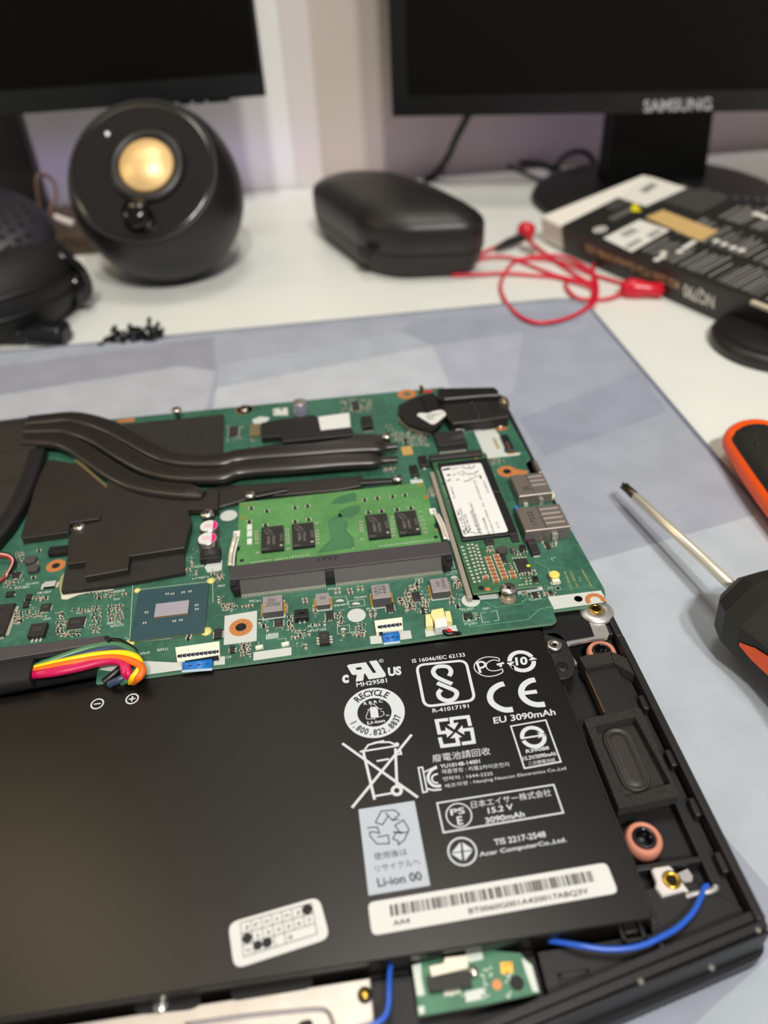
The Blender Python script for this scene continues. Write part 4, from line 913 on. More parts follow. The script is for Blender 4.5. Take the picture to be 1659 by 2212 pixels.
for k in range(120):
    x, y = random.uniform(-60, 47), -35.5 - abs(random.gauss(0, 22)); s = random.uniform(.04, .13)
    if y > -119: du.flat([Vector((x, y, 0)), Vector((x + s, y + s * .3, 0)), Vector((x + s * .6, y + s, 0))], ZB + .02)
du.build('dust', bat, 'stuff')

# ================================================================ motherboard
ZP = 20.0
mb = thing('motherboard', 'green laptop circuit board filled with chips behind the black battery', 'circuit board', (-40, 40, 18.8))
OUT = [(-330, -23), (-86.5, -23.5), (-85.8, -34.2), (-72, -34.3), (30, -33.2), (52, -33.4), (53.6, -32.4), (53.8, -28.3), (64, -28.3), (71, -26), (72.6, -22), (71.6, 8), (70.4, 12), (69.6, 30), (67, 32), (67, 52), (70, 55), (69.2, 82), (68.6, 98), (60, 104), (46, 118), (24, 118.6), (-64, 119.7), (-330, 121)]
HC = d5(940, 1818, ZP); k_ = OUT.index((71, -26)); OUT[k_:k_ + 1] = [(HC.x - 1.9, -27.2)] + [(HC.x + 1.6 * math.cos(math.radians(a)), HC.y - .3 + 1.6 * math.sin(math.radians(a))) for a in range(200, -21, -20)] + [(71.8, -25.2)]
ZS = ZP + .03; ZS2 = ZP + .05
pcb = MB(PCB); pcb.prism(OUT, 18.8, ZP, PCB, EDGE)
def S_(c, P, w=.16, closed=False): pcb.stroke(poly(c, P, ZS), w, ZS, SILK, closed)
def SF(c, P, m=SILK, z=ZS): pcb.flat(poly(c, P, z), z, m)
def ST(c, body, BL, BR, h=None, TL=None):
    a, b = c(*BL, ZS), c(*BR, ZS); u = b - a; v = Vector((-u.y, u.x, 0)).normalized() * (h or 1.0)
    pcb.text(body, a, b, a + v if TL is None else c(*TL, ZS), SILK, .01)
def SD(c, p, edge, m=SILK, z=ZS): q = c(*p, z); pcb.disc(q.x, q.y, z, (c(*edge, z) - q).length, m, 28)
def SR(c, p, e0, e1, m, z=ZS): q = c(*p, z); pcb.ring(q.x, q.y, z, (c(*e0, z) - q).length, (c(*e1, z) - q).length, m)
# white and bare areas
WB = mat('board_white', (192, 197, 192), .55); pm_ = lambda c, P, m=WB, z=ZS: SF(c, P, m, z)
pm_(c7, [(165, 687), (418, 645), (414, 882), (158, 914)])
pm_(c7, [(390, 970), (685, 930), (686, 992), (388, 1036)]); pm_(c7, [(1295, 845), (1385, 838), (1395, 900), (1303, 908)]); pm_(c7, [(1530, 806), (1612, 800), (1625, 862), (1532, 874)])
pm_(c4, [(640, 815), (860, 790), (1165, 805), (1168, 850), (915, 885), (640, 850)]); pm_(c4, [(1368, 770), (1442, 762), (1440, 815), (1370, 822)]); 
pm_(c8, [(210, 718), (450, 686), (468, 735), (218, 778)])
pm_(d5, [(548, 1790), (985, 1736), (1016, 1786), (1004, 1836), (855, 1858), (600, 1893)]); pm_(d5, [(-60, 424), (110, 406), (185, 505), (190, 600), (330, 604), (310, 622), (40, 652)])
q = d2(240, 745, ZS); pcb.disc(q.x, q.y, ZS, (d2(112, 745, ZS) - q).length, WB, 32); pm_(d2, [(235, 670), (620, 652), (620, 718), (375, 738), (240, 740)]); pm_(d2, [(880, 610), (1215, 552), (1240, 602), (890, 668)])
SD(c7, (1193, 682), (1121, 690), WB); SD(c3, (1465, 870), (1410, 875), WB)
for P in ([(1310, 1200), (1330, 1175), (1375, 1158), (1424, 1155), (1420, 1220), (1330, 1235)],): pm_(c3, P)
pm_(c5, [(380, 385), (440, 360), (515, 365), (500, 395), (430, 425), (390, 415)]); pm_(c5, [(540, 300), (655, 290), (660, 350), (545, 352)])
pm_(c6, [(215, 770), (300, 765), (310, 790), (225, 800)])
# copper rings and holes
def hole(c, p, e_in, e_out, m=COPPER, deep=BLKD):
    SR(c, p, e_in, e_out, m, ZS2); q = c(*p, ZS2); pcb.disc(q.x, q.y, ZS2 + .01, (c(*e_in, ZS2) - q).length * 1.02, deep)
hole(c7, (292, 776), (252, 782), (200, 786)); hole(e5, (705, 826), (655, 832), (585, 836)); hole(d5, (212, 756), (180, 760), (132, 762)); pm_(d5, [(240, 722), (300, 738), (390, 752), (365, 795), (300, 782), (232, 792)], COPPER)
SR(d6, (115, 185), (70, 190), (-5, 195), COPPER, ZS2); SR(c5, (318, 305), (285, 308), (252, 312), COPPER, ZS2); SR(c3, (1568, 190), (1545, 193), (1515, 197), COPPER, ZS2); SR(d6, (1305, 595), (1260, 600), (1205, 610), COPPER, ZS2)
q = d5(940, 1818, ZS2); pcb.ring(q.x, q.y, ZS2, 1.65, 3.2, COPPER, a0=-22, a1=202)
hole(d5, (800, 1806), (775, 1810), (768, 1811), SILVER); hole(d5, (632, 1718), (616, 1720), (608, 1722), EDGE); hole(c6, (1398, 1605), (1378, 1610), (1370, 1612), SILVER)
pm_(c3, [(740, 262), (860, 242), (862, 268), (765, 275)], COPPER)
q = c7(292, 776, ZS2)
for a in range(0, 360, 36): pcb.disc(q.x + 2.45 * math.cos(math.radians(a)), q.y + 2.45 * math.sin(math.radians(a)), ZS2 + .02, .26, BRASS, 10)
# silkscreen
for body, BL, BR in (('PC61', (358, 582), (445, 576)), ('JDIMM2', (965, 488), (1068, 480)), ('PJ401', (1025, 618), (1120, 606)), ('PJ402', (1180, 556), (1275, 545)), ('PL403', (1272, 644), (1366, 632)), ('PL401', (815, 780), (910, 768)), ('PU7102', (835, 812), (958, 798)), ('PJ7105', (1150, 830), (1272, 818)), ('JFP1', (500, 845), (578, 835)), ('DK1', (708, 820), (762, 812)), ('U4', (178, 1020), (216, 1014)), ('PUX01', (520, 708), (605, 696))): ST(c7, body, BL, BR, 1.05)
for body, BL, BR in (('PJ501', (388, 285), (480, 274)), ('PL501', (500, 578), (592, 566)), ('SW1', (666, 570), (718, 562)), ('PQ201', (524, 692), (620, 680)), ('H24', (858, 528), (912, 520)), ('US10', (1042, 498), (1122, 486)), ('Q1', (1168, 408), (1208, 402))): ST(c8, body, BL, BR, 1.1)
for body, BL, BR in (('RPH9', (892, 758), (958, 748)), ('RPH1', (1008, 734), (1074, 724)), ('RPH10', (685, 562), (768, 552)), ('RPH13', (708, 580), (790, 568)), ('RPH8', (735, 358), (798, 348)), ('UH2', (278, 534), (325, 528)), ('TH1', (722, 408), (765, 402)), ('PU1201', (490, 494), (585, 482)), ('CD28', (1245, 198), (1305, 190)), ('LMIJM', (1232, 276), (1335, 262)), ('MH1', (1395, 322), (1440, 316)), ('PJ1802', (165, 312), (250, 300)), ('PU1801', (95, 336), (185, 325)), ('PR1807', (240, 368), (330, 355))): ST(c4, body, BL, BR, 1.1)
for P in ([(995, 548), (1112, 532), (1126, 594), (1004, 610)], [(1128, 572), (1250, 556), (1258, 606), (1136, 622)], [(1042, 770), (1136, 756), (1140, 816), (1046, 830)], [(430, 886), (432, 918)], [(455, 695), (620, 676), (635, 686), (635, 655)], [(580, 870), (642, 860), (645, 888)]): S_(c7, P, .15, len(P) == 4 and P[0][0] != 455)
for P in ([(372, 296), (496, 280), (510, 336), (470, 344)], [(138, 326), (190, 320), (194, 354), (142, 360)], [(505, 604), (600, 592), (606, 648), (514, 662)], [(642, 592), (690, 586)], [(730, 580), (770, 574), (788, 648), (746, 654)], [(718, 660), (660, 668), (645, 600)], [(1235, 158), (1196, 164), (1206, 186)], [(395, 245), (445, 242), (425, 180)]): S_(c8, P, .17, P[0][0] in (138, 505))
for P in ([(640, 1105), (1000, 1115), (1080, 1065), (1190, 1060)][:0] or [(680, 505), (760, 550), (960, 520), (1010, 478), (1150, 486)], [(520, 650), (560, 700), (1010, 645), (1110, 560), (1220, 540)], [(1060, 190), (1180, 250), (1170, 290)]): pcb.stroke(poly(c8, P, ZS), .25, ZS, mat('trace_light', (92, 150, 116), .5))
for P in ([(852, 300), (832, 660), (800, 640)], [(868, 340), (1345, 285)], [(905, 672), (1100, 650)], [(1345, 285), (1362, 275), (1365, 420)]): S_(c4, P)
for k, (x, y) in enumerate(((1425, 250), (1340, 270), (1405, 320))): pass
GT = mat('gold_print', (176, 160, 84), .5)
for body, P in (('48.49R01.011', ((1290, 265), (1345, 410), (1306, 262))), ('15269-1M', ((1340, 275), (1392, 392), (1356, 272))), ('V.2', ((1405, 308), (1418, 345), (1418, 306))), ('0B0002401', ((1425, 252), (1505, 395), (1440, 250)))):
    pcb.text(body, c8(*P[0], ZS), c8(*P[1], ZS), c8(*P[2], ZS), GT)
# solder pads: half-moon jumpers
for c, P in ((c7, [(1028, 578), (1040, 562), (1066, 555), (1090, 562), (1096, 574)]), (c7, [(1156, 600), (1166, 584), (1190, 578), (1216, 586), (1224, 598)]), (c7, [(1068, 800), (1074, 784), (1092, 778), (1110, 786), (1112, 796)]), (c8, [(410, 325), (418, 308), (438, 300), (460, 308), (470, 320)])): SF(c, P, SOLDER, ZS2)
SD(c8, (165, 338), (155, 340), SOLDER)
# pale flux glue beside the heat plate
for P in ([(392, 358), (720, 325), (728, 340), (560, 358), (500, 372), (430, 400), (395, 398)],): pm_(c4, P, WHITEGLUE, ZS2)
pm_(e5, [(770, 960), (835, 890), (815, 1130), (760, 1180), (740, 1050)], mat('flux_stain', (150, 150, 96), .5), ZS)
# via dots and leftover pads that lie flat on the board
random.seed(21)
def blanks(c, x0, x1, y0, y1, n, s=.35, ms=(SILK, SOLDER, SILK)):
    for _ in range(n):
        q = c(random.uniform(x0, x1), random.uniform(y0, y1), ZS); a, b = (s, s * .55) if random.random() < .5 else (s * .55, s); k = random.uniform(.6, 1.3)
        pcb.flat([q, q + Vector((a * k, 0, 0)), q + Vector((a * k, b * k, 0)), q + Vector((0, b * k, 0))], ZS, random.choice(ms))
for a in ((c4, 690, 790, 430, 560, 30), (c4, 560, 640, 420, 620, 36), (c4, 170, 300, 450, 520, 26), (c4, 90, 160, 90, 330, 30), (c4, 360, 440, 480, 640, 24), (c4, 1195, 1260, 80, 260, 20), (c4, 1340, 1440, 190, 320, 14), (c4, 1390, 1430, 380, 450, 10), (c4, 640, 760, 330, 380, 16),
          (c7, 590, 720, 660, 800, 24), (c7, 860, 960, 620, 760, 20), (c7, 640, 700, 690, 800, 18), (c7, 1040, 1100, 640, 900, 14), (c7, 1170, 1260, 740, 860, 20), (c7, 1560, 1660, 450, 660, 36), (c7, 140, 260, 590, 650, 24), (c7, 290, 370, 890, 1000, 20), (c7, 680, 800, 780, 940, 30), (c7, 420, 500, 700, 800, 16),
          (c8, 80, 240, 380, 600, 50), (c8, 430, 500, 330, 560, 24), (c8, 940, 1060, 420, 500, 18), (c8, 1120, 1220, 380, 470, 14), (c5, 100, 330, 900, 1000, 50), (c5, 1060, 1300, 220, 340, 56), (c5, 1560, 1660, 440, 560, 20), (c5, 1390, 1500, 760, 800, 14), (d6, 150, 400, 690, 860, 30), (d5, 60, 160, 650, 700, 14), (c6, 330, 420, 800, 900, 26), (c3, 1390, 1540, 690, 800, 50), (c5, 160, 330, 420, 560, 26)): blanks(*a)
pcb.build('circuit_board', mb)

def pins(m, x0, x1, y0, y1, sides, pitch, L=.7, w=None, z=ZP):
    w = w or pitch * .5
    for sd_ in sides:
        if sd_ in 'tb':
            n = max(1, int((x1 - x0 - .3) / pitch)); o = (x1 - x0 - (n - 1) * pitch) / 2
            for i in range(n): xx = x0 + o + i * pitch; a, b = (y1, y1 + L) if sd_ == 't' else (y0 - L, y0); m.box(xx - w / 2, xx + w / 2, a, b, z + .01, z + .22, TIN)
        else:
            n = max(1, int((y1 - y0 - .3) / pitch)); o = (y1 - y0 - (n - 1) * pitch) / 2
            for i in range(n): yy = y0 + o + i * pitch; a, b = (x1, x1 + L) if sd_ == 'r' else (x0 - L, x0); m.box(a, b, yy - w / 2, yy + w / 2, z + .01, z + .22, TIN)
def chip(c, tl, br, h, name='chip', m=CHIP, p='', pitch=.8, L=.6, parent=None, z=ZP, side=None, bevel=.08, lines=2):
    x0, x1, y0, y1 = RB(c, tl, br, z + h); b = MB(m); b.box(x0, x1, y0, y1, z + .02, z + h, m, side, bevel); pins(b, x0, x1, y0, y1, p, pitch, L, z=z)
    tx = mat('laser_text', (92, 88, 86), .6)
    for i in range(lines if x1 - x0 > 2.5 else 0):
        yy = y0 + (y1 - y0) * (.62 - i * .2); b.flat([(x0 + (x1 - x0) * .22, yy), (x0 + (x1 - x0) * .76, yy), (x0 + (x1 - x0) * .76, yy + .18), (x0 + (x1 - x0) * .22, yy + .18)] if 0 else [Vector((x0 + (x1 - x0) * .22, yy, 0)), Vector((x0 + (x1 - x0) * .76, yy, 0)), Vector((x0 + (x1 - x0) * .76, yy + .18, 0)), Vector((x0 + (x1 - x0) * .22, yy + .18, 0))], z + h + .02, tx)
    return b.build(name, parent or mb)
# controller hub with its bare die
x0, x1, y0, y1 = RB(c4, (890, 347), (1310, 610), ZP + .9)
HUB = mat('hub_substrate', (44, 72, 80), .35, noise=(300, .06)); hb = MB(HUB).box(x0, x1, y0, y1, ZP + .02, ZP + .9, HUB, mat('hub_side', (96, 112, 84), .5))
for x, y in ((1073, 366), (1106, 366), (1175, 356), (1218, 350), (1260, 438), (1262, 464), (940, 484), (928, 552), (1118, 540), (1160, 534)):
    q = c4(x, y, ZP + .9); hb.box(q.x - .55, q.x - .15, q.y - .3, q.y + .3, ZP + .9, ZP + 1.2, SOLDER).box(q.x + .15, q.x + .55, q.y - .3, q.y + .3, ZP + .9, ZP + 1.2, SOLDER)
hub = hb.build('controller_hub', mb)
dx0, dx1, dy0, dy1 = RB(c4, (1000, 428), (1203, 487), ZP + 1.7)
MB(mat('silicon_die', (178, 172, 184), .22, .35)).box(dx0, dx1, dy0, dy1, ZP + .9, ZP + 1.7, None, mat('die_side', (130, 112, 84), .5)).build('silicon_die', hub)
for x, y, r in ((1352, 282, 1.5), (1322, 606, 1.9), (832, 682, 1.7), (882, 345, 1.2)): MB(GLUE).lathe(c4(x, y, ZP), [(r, 0), (r * .9, .4), (r * .5, .7), (0, .8)], n=16).build('corner_glue', hub)
# quad flat pack at the left, memory chip, power chips
chip(e5, (-260, 1345), (48, 1680), 1.5, 'embedded_controller', p='rb', pitch=.42, L=1.0)
chip(e5, (392, 1560), (552, 1690), 1.7, 'flash_chip', p='b', pitch=1.27, L=1.3)
chip(e5, (868, 1482), (1042, 1590), .9, 'power_chip', p='lrtb', pitch=.5, L=.4)
chip(e5, (528, 1308), (622, 1382), .8, 'power_chip', p='rb', pitch=.5, L=.4)
chip(e5, (625, 590), (848, 640), 2.4, 'power_inductor', m=CHIPD, lines=0)
for tl, br in (((325, 705), (440, 775)), ((355, 815), (470, 880))):
    x0, x1, y0, y1 = RB(e5, tl, br, ZP + 1.8); MB(mat('coil_grey', (66, 62, 60), .6)).prism(rounded(x0, x1, y0, y1, (x1 - x0) * .3), ZP + .02, ZP + 1.8, bevel=.2).build('coil', mb)
x0, x1, y0, y1 = RB(e5, (565, 1028), (690, 1080), ZP + .9); rb = MB(mat('resistor_top', (196, 196, 196), .4, .3)).box(x0, x1, y0, y1, ZP + .02, ZP + .9, None, CHIPD); rb.box(x0 - 1, x0, y0, y1, ZP, ZP + .2, TIN).box(x1, x1 + .8, y0, y1, ZP, ZP + .2, TIN); rb.build('sense_resistor', mb)
for c, tl, br in ((e5, (170, 905), (232, 960)), (e5, (335, 1185), (385, 1240)), (e5, (300, 1280), (352, 1330)), (e5, (85, 1150), (160, 1195)), (c7, (205, 918), (240, 962)), (c7, (85, 788), (140, 850)), (c8, (178, 545), (212, 582)), (c7, (1620, 505), (1665, 548)), (c5, (1560, 535), (1590, 562)), (d6, (80, 750), (122, 795))):
    chip(c, tl, br, 1.0, 'transistor', p='lr', pitch=.95, L=.5, lines=0)
for c, tl, br, pp in ((c7, (552, 708), (618, 756), 'lrb'), (c7, (952, 652), (1016, 700), 'lrb'), (c7, (1418, 590), (1488, 640), 'lrb'), (c8, (110, 430), (182, 486), 'lrb'), (c8, (1045, 428), (1098, 462), 'lrb'), (c6, (1160, 1205), (1208, 1240), 'lr'), (c8, (1172, 418), (1210, 440), 'b')): chip(c, tl, br, .9, 'power_chip', p=pp, pitch=.55, L=.4)
chip(c7, (898, 812), (984, 890), 1.6, 'power_chip', p='lr', pitch=1.1, L=.9)
chip(c7, (706, 640), (818, 690), 2.2, 'power_inductor', m=CHIPD, p='b', pitch=1.4, lines=0); q = c7(765, 660, ZP + 2.3); MB(CHIPD).prism([(q.x - 1, q.y - .4), (q.x + 1, q.y - .4), (q.x + .3, q.y + .7), (q.x - .2, q.y + .7)], q.z - .1, q.z + .5).build('loose_clip', mb)
chip(c8, (512, 592), (582, 618), 1.2, 'transistor', p='b', pitch=1.6, L=.7, lines=0)
chip(c3, (1285, 1085), (1408, 1135), 2.6, 'power_inductor', m=CHIPD)
chip(c5, (1225, 360), (1325, 430), 2.6, 'power_inductor', m=CHIPD, p='b', pitch=1.4, lines=0); chip(c5, (1150, 245), (1222, 300), 1.0, 'power_chip', p='lrtb', pitch=.5, L=.4); chip(c5, (200, 440), (270, 500), .8, 'power_chip', p='lr', pitch=.6, L=.4); chip(c5, (360, 420), (440, 500), 1.4, 'diode', m=mat('diode_tan', (110, 96, 70), .5), lines=0)
chip(c6, (208, 668), (280, 728), 1.6, 'diode', m=CHIPD, p='b', pitch=2.2, L=1.0, lines=0); chip(c6, (268, 602), (345, 662), 1.6, 'diode', m=CHIPD, p='b', pitch=2.2, L=1.0, lines=0)
chip(d5, (368, 1312), (488, 1420), 1.8, 'power_transistor', m=CHIP, lines=1); x0, x1, y0, y1 = RB(d5, (415, 1420), (485, 1455), ZP + .3); MB(SOLDER).box(x0, x1, y0, y1, ZP, ZP + .3).build('heat_tab', mb)
nt_ = chip(c6, (382, 435), (618, 508), 3.4, 'network_transformer', p='b', pitch=1.0, L=2.0, lines=0); t = MB(mat('laser_text', (92, 88, 86), .6))
for body, BL, BR, TL in (('LF', (560, 462), (590, 458), (556, 448)), ('17030', (512, 486), (606, 474), (508, 468))): t.text(body, c6(*BL, ZP + 3.43), c6(*BR, ZP + 3.43), c6(*TL, ZP + 3.43))
t.build('lettering', nt_)
# ferrite inductors with their lettering
def ferrite(c, tl, br, h, words):
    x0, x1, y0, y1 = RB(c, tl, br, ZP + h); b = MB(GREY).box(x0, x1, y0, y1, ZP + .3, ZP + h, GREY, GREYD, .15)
    b.box(x0 - .7, x0 + .3, y0 + 1, y1 - 1, ZP, ZP + .9, GOLD).box(x1 - .3, x1 + .7, y0 + 1, y1 - 1, ZP, ZP + .9, GOLD).box(x0 - .4, x1 + .4, y0 - .4, y1 + .4, ZP, ZP + .06, SILK)
    o = b.build('ferrite_inductor', mb); t = MB(mat('ferrite_ink', (58, 54, 56), .6))
    for body, BL, BR, TL in words: t.text(body, c(*BL, ZP + h + .02), c(*BR, ZP + h + .02), c(*TL, ZP + h + .02), None, 0)
    t.build('lettering', o)
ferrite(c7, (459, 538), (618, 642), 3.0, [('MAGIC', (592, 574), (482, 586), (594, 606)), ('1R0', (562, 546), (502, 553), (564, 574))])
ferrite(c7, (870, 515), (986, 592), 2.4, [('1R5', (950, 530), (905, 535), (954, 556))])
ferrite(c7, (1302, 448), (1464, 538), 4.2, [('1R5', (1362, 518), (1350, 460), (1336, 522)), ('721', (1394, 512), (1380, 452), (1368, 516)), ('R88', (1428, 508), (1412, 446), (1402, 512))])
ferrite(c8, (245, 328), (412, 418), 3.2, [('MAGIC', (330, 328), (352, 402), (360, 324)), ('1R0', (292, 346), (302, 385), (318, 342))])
# polymer and can capacitors
for k, (p, e) in enumerate((((1338, 935), (1278, 940)), ((1328, 1015), (1264, 1022)))):
    z = ZP + 4.6; q = c3(*p, z); r = (c3(*e, z) - q).length
    cp = MB(STEEL).lathe((q.x, q.y, 0), [(r * 1.08, ZP + .05), (r * 1.08, ZP + .6), (r, ZP + .9), (r, z - .3), (r * .94, z)], n=36).build('can_capacitor', mb)
    t = MB(STICKER); t.disc(q.x, q.y, z + .02, r * .92, STICKER, 36); t.flat([Vector((q.x + r * .9 * math.cos(a), q.y + r * .9 * math.sin(a), 0)) for a in [math.radians(-62 + i * 12.4) for i in range(11)]], z + .04, MAGENTA)
    for i in range(3): t.stroke([Vector((q.x - r * .5, q.y - .6 + i * .7, 0)), Vector((q.x + r * .3, q.y - .6 + i * .7, 0))], .3, z + .05, mat('pink_ink', (220, 150, 165), .5))
    t.build('printed_top', cp)
z = ZP + 6; q = c5(748, 245, z); r = (c5(692, 250, z) - q).length
MB(mat('can_lilac', (176, 170, 190), .3, .6)).lathe((q.x, q.y, 0), [(r * 1.02, ZP), (r, ZP + .5), (r, ZP + 4.9), (r * .93, ZP + 5.2), (r, ZP + 5.5), (r * .95, z), (r * .8, z)], n=36, mats=[MATS['can_lilac']] * 5 + [STEEL]).build('can_capacitor', mb)
# small ceramic capacitors one by one
def cap(c, p, ln=1.6, w=.85, rot=0, m=MLCC2, z=ZP, parent=None, name='ceramic_capacitor', h=.7):
    q = c(*p, z); t = math.radians(rot); ex, ey = Vector((math.cos(t), math.sin(t), 0)), Vector((-math.sin(t), math.cos(t), 0)); b = MB(m)
    b.obox(Vector((q.x, q.y, z + .02)), ex, ey, ez, (-ln / 2 + .32, ln / 2 - .32), (-w / 2, w / 2), (0, h), m)
    for s in (-1, 1): b.obox(Vector((q.x, q.y, z + .01)), ex, ey, ez, tuple(sorted((s * ln / 2, s * (ln / 2 - .34)))), (-w / 2, w / 2), (0, h + .02), TIN)
    return b.build(name, parent or mb)
for c, P in ((c7, [(122, 562, 90), (124, 578, 90), (320, 622, 0), (370, 614, 0), (500, 798, 90), (790, 565, 0), (795, 588, 0), (873, 655, 0), (945, 755, 90), (1030, 505, 90), (1060, 500, 90), (1148, 515, 0), (1140, 490, 0), (1205, 480, 90), (1238, 478, 90), (1298, 672, 90), (1340, 668, 90), (1320, 700, 0), (1530, 575, 0), (1545, 595, 0), (800, 935, 90), (825, 830, 90), (1090, 835, 90), (1210, 845, 0), (1240, 840, 0), (470, 770, 0), (440, 740, 90), (1580, 640, 90), (1610, 620, 0), (1640, 470, 90)]),
             (c8, [(148, 372, 0), (150, 400, 0), (415, 485, 0), (418, 520, 0), (395, 375, 90), (440, 355, 90), (475, 355, 90), (230, 500, 0), (95, 405, 90), (90, 460, 90), (15, 495, 0), (30, 515, 0), (190, 470, 90), (465, 545, 0), (1095, 455, 90)]),
             (c4, [(1260, 235, 90), (1365, 242, 0), (800, 372, 0), (1208, 655, 0), (1215, 640, 0), (220, 265, 0), (255, 92, 0), (1230, 155, 90), (1235, 185, 90), (1208, 215, 0), (80, 470, 90), (130, 545, 90), (250, 402, 0), (300, 395, 0), (640, 395, 0), (395, 500, 90), (420, 560, 90)]),
             (c5, [(1105, 260, 90), (1260, 300, 0), (1440, 440, 0), (1460, 470, 0), (1480, 510, 0), (610, 310, 0), (555, 330, 90), (1440, 775, 0), (1620, 470, 90), (1600, 490, 90)]),
             (d5, [(105, 790, 90), (105, 850, 0), (610, 1345, 90), (500, 1340, 90), (170, 680, 0)])):
    for x, y, rt in P: cap(c, (x, y), rot=rt, m=random.choice((MLCC2, MLCC2, CHIP)))
# the many tiny parts nobody could count
tiny = MB(MLCC2); random.seed(33)
def sprinkle(c, x0, x1, y0, y1, nx, ny, ln=.95, w=.5, keep=.85):
    for i in range(nx):
        for j in range(ny):
            if random.random() > keep: continue
            q = c(x0 + (x1 - x0) * (i + random.uniform(.2, .8)) / nx, y0 + (y1 - y0) * (j + random.uniform(.3, .7)) / ny, ZP); v = random.random() < .4; a, b = (w, ln) if v else (ln, w); h = .4; m = random.choice((MLCC2, CHIP, CHIP, MLCC2))
            tiny.box(q.x - a / 2, q.x + a / 2, q.y - b / 2, q.y + b / 2, ZP + .01, ZP + h, m)
            for s in (-1, 1):
                if v: tiny.box(q.x - a / 2 - .01, q.x + a / 2 + .01, q.y + s * b / 2 - .14, q.y + s * b / 2 + .14, ZP + .01, ZP + h + .01, TIN)
                else: tiny.box(q.x + s * a / 2 - .14, q.x + s * a / 2 + .14, q.y - b / 2 - .01, q.y + b / 2 + .01, ZP + .01, ZP + h + .01, TIN)
for a in ((c4, 455, 570, 460, 490, 6, 2), (c4, 590, 650, 440, 620, 3, 8), (c4, 690, 790, 440, 550, 4, 6), (c4, 365, 410, 480, 640, 2, 8), (c4, 240, 320, 385, 410, 5, 2), (c4, 90, 150, 480, 560, 3, 5), (c4, 100, 160, 95, 170, 3, 4), (c4, 30, 130, 220, 330, 5, 6), (c4, 170, 290, 470, 520, 6, 3), (c4, 560, 740, 345, 395, 8, 2), (c4, 210, 250, 140, 230, 2, 6), (c4, 750, 790, 430, 490, 2, 3), (c4, 390, 520, 610, 640, 6, 2),
          (c7, 655, 700, 690, 800, 2, 6), (c7, 840, 940, 600, 640, 5, 2), (c7, 1040, 1085, 660, 760, 2, 5), (c7, 1570, 1660, 480, 640, 4, 7), (c7, 150, 260, 590, 650, 6, 3), (c7, 290, 370, 900, 1010, 4, 5), (c7, 690, 790, 800, 870, 4, 3), (c7, 1170, 1260, 750, 850, 4, 4), (c7, 610, 660, 600, 650, 3, 2), (c7, 100, 160, 350, 410, 3, 4), (c7, 840, 900, 740, 770, 4, 1),
          (c8, 90, 130, 380, 580, 2, 9), (c8, 180, 240, 490, 590, 3, 5), (c8, 430, 490, 330, 400, 3, 4), (c8, 470, 500, 510, 560, 1, 3), (c8, 970, 1040, 430, 460, 4, 2), (c8, 1130, 1220, 430, 460, 5, 2), (c8, 610, 630, 595, 650, 1, 3), (c8, 0, 60, 480, 540, 3, 3),
          (c5, 130, 290, 920, 980, 8, 3), (c5, 1070, 1310, 225, 330, 11, 5, .9, .5, .6), (c5, 170, 310, 430, 560, 5, 5, .9, .5, .5), (c5, 1480, 1600, 480, 560, 5, 4), (c5, 300, 430, 520, 590, 4, 3, 1.2, .6, .4), (d6, 140, 400, 700, 850, 8, 5, 1, .6, .6), (c5, 1400, 1500, 755, 790, 6, 2), (c6, 345, 415, 830, 890, 5, 3), (d5, 60, 150, 650, 700, 5, 3), (d5, 590, 620, 1330, 1390, 2, 3)): sprinkle(*a)
tiny.build('tiny_component', mb, 'stuff')

# ribbon connectors with blue ribbons, battery plug, buttons and ports
def zif(c, body, latch_, nslots, ribbon, label):
    z = ZP + 1.9; b = MB(IVORY); P = poly(c, body, z); b.prism(P, ZP + .1, z, bevel=.1); co = b.build('ribbon_connector', mb)
    l = MB(CHIPD); l.prism(poly(c, latch_, z - .2), ZP + .1, z - .2); L0, L1 = c(*latch_[0], z + .05), c(*latch_[1], z + .05)
    l.prism([(L0.x - .2, L0.y + .05), (L1.x + .2, L1.y + .05), (L1.x + .2, L1.y + 1.15), (L0.x - .2, L0.y + 1.15)], z - .3, z + .03)
    for i in range(nslots):
        p = L0 + (L1 - L0) * ((i + .7) / (nslots + .4)) + Vector((0, .75, 0)); l.box(p.x - .28, p.x + .28, p.y - .9, p.y + .5, z - .1, z + .06, mat('slot_blue', (40, 62, 92), .4)).box(p.x + .3, p.x + .42, p.y - .9, p.y + .7, z - .1, z + .08, TIN)
    l.build('latch', co)
    rb_ = MB(BLUE); R_ = [c(*p, zz_) for p, zz_ in zip(ribbon, (ZP + 1.2, ZP + 1.2, ZP + .3, ZP + .3))]; m0, m1 = R_[0].lerp(R_[3], .45) + Vector((0, 0, .5)), R_[1].lerp(R_[2], .45) + Vector((0, 0, .5))
    rb_.face([R_[0], R_[1], m1, m0][::-1], None, True); rb_.face([m0, m1, R_[2], R_[3]][::-1], None, True)
    e = .18; rb_.face([R_[3], R_[2], R_[2] + Vector((0, -.9, 0)), R_[3] + Vector((0, -.9, 0))][::-1], mat('ribbon_end', (170, 190, 205), .4))
    for k in range(3): g = R_[0].lerp(R_[1], .2 + k * .3).lerp(R_[3].lerp(R_[2], .2 + k * .3), .62) + Vector((0, 0, .35)); rb_.stroke([g, g + Vector((1.1, .1, 0))], .5, g.z, mat('ribbon_ink', (20, 50, 90), .5))
    bmesh.ops.remove_doubles(rb_.bm, verts=rb_.bm.verts[:], dist=.001); bmesh.ops.recalc_face_normals(rb_.bm, faces=rb_.bm.faces[:])
    o = rb_.build('ribbon_cable'); sol = o.modifiers.new('thick', 'SOLIDIFY'); sol.thickness = .15 * MM; tag(o, label, 'cable')
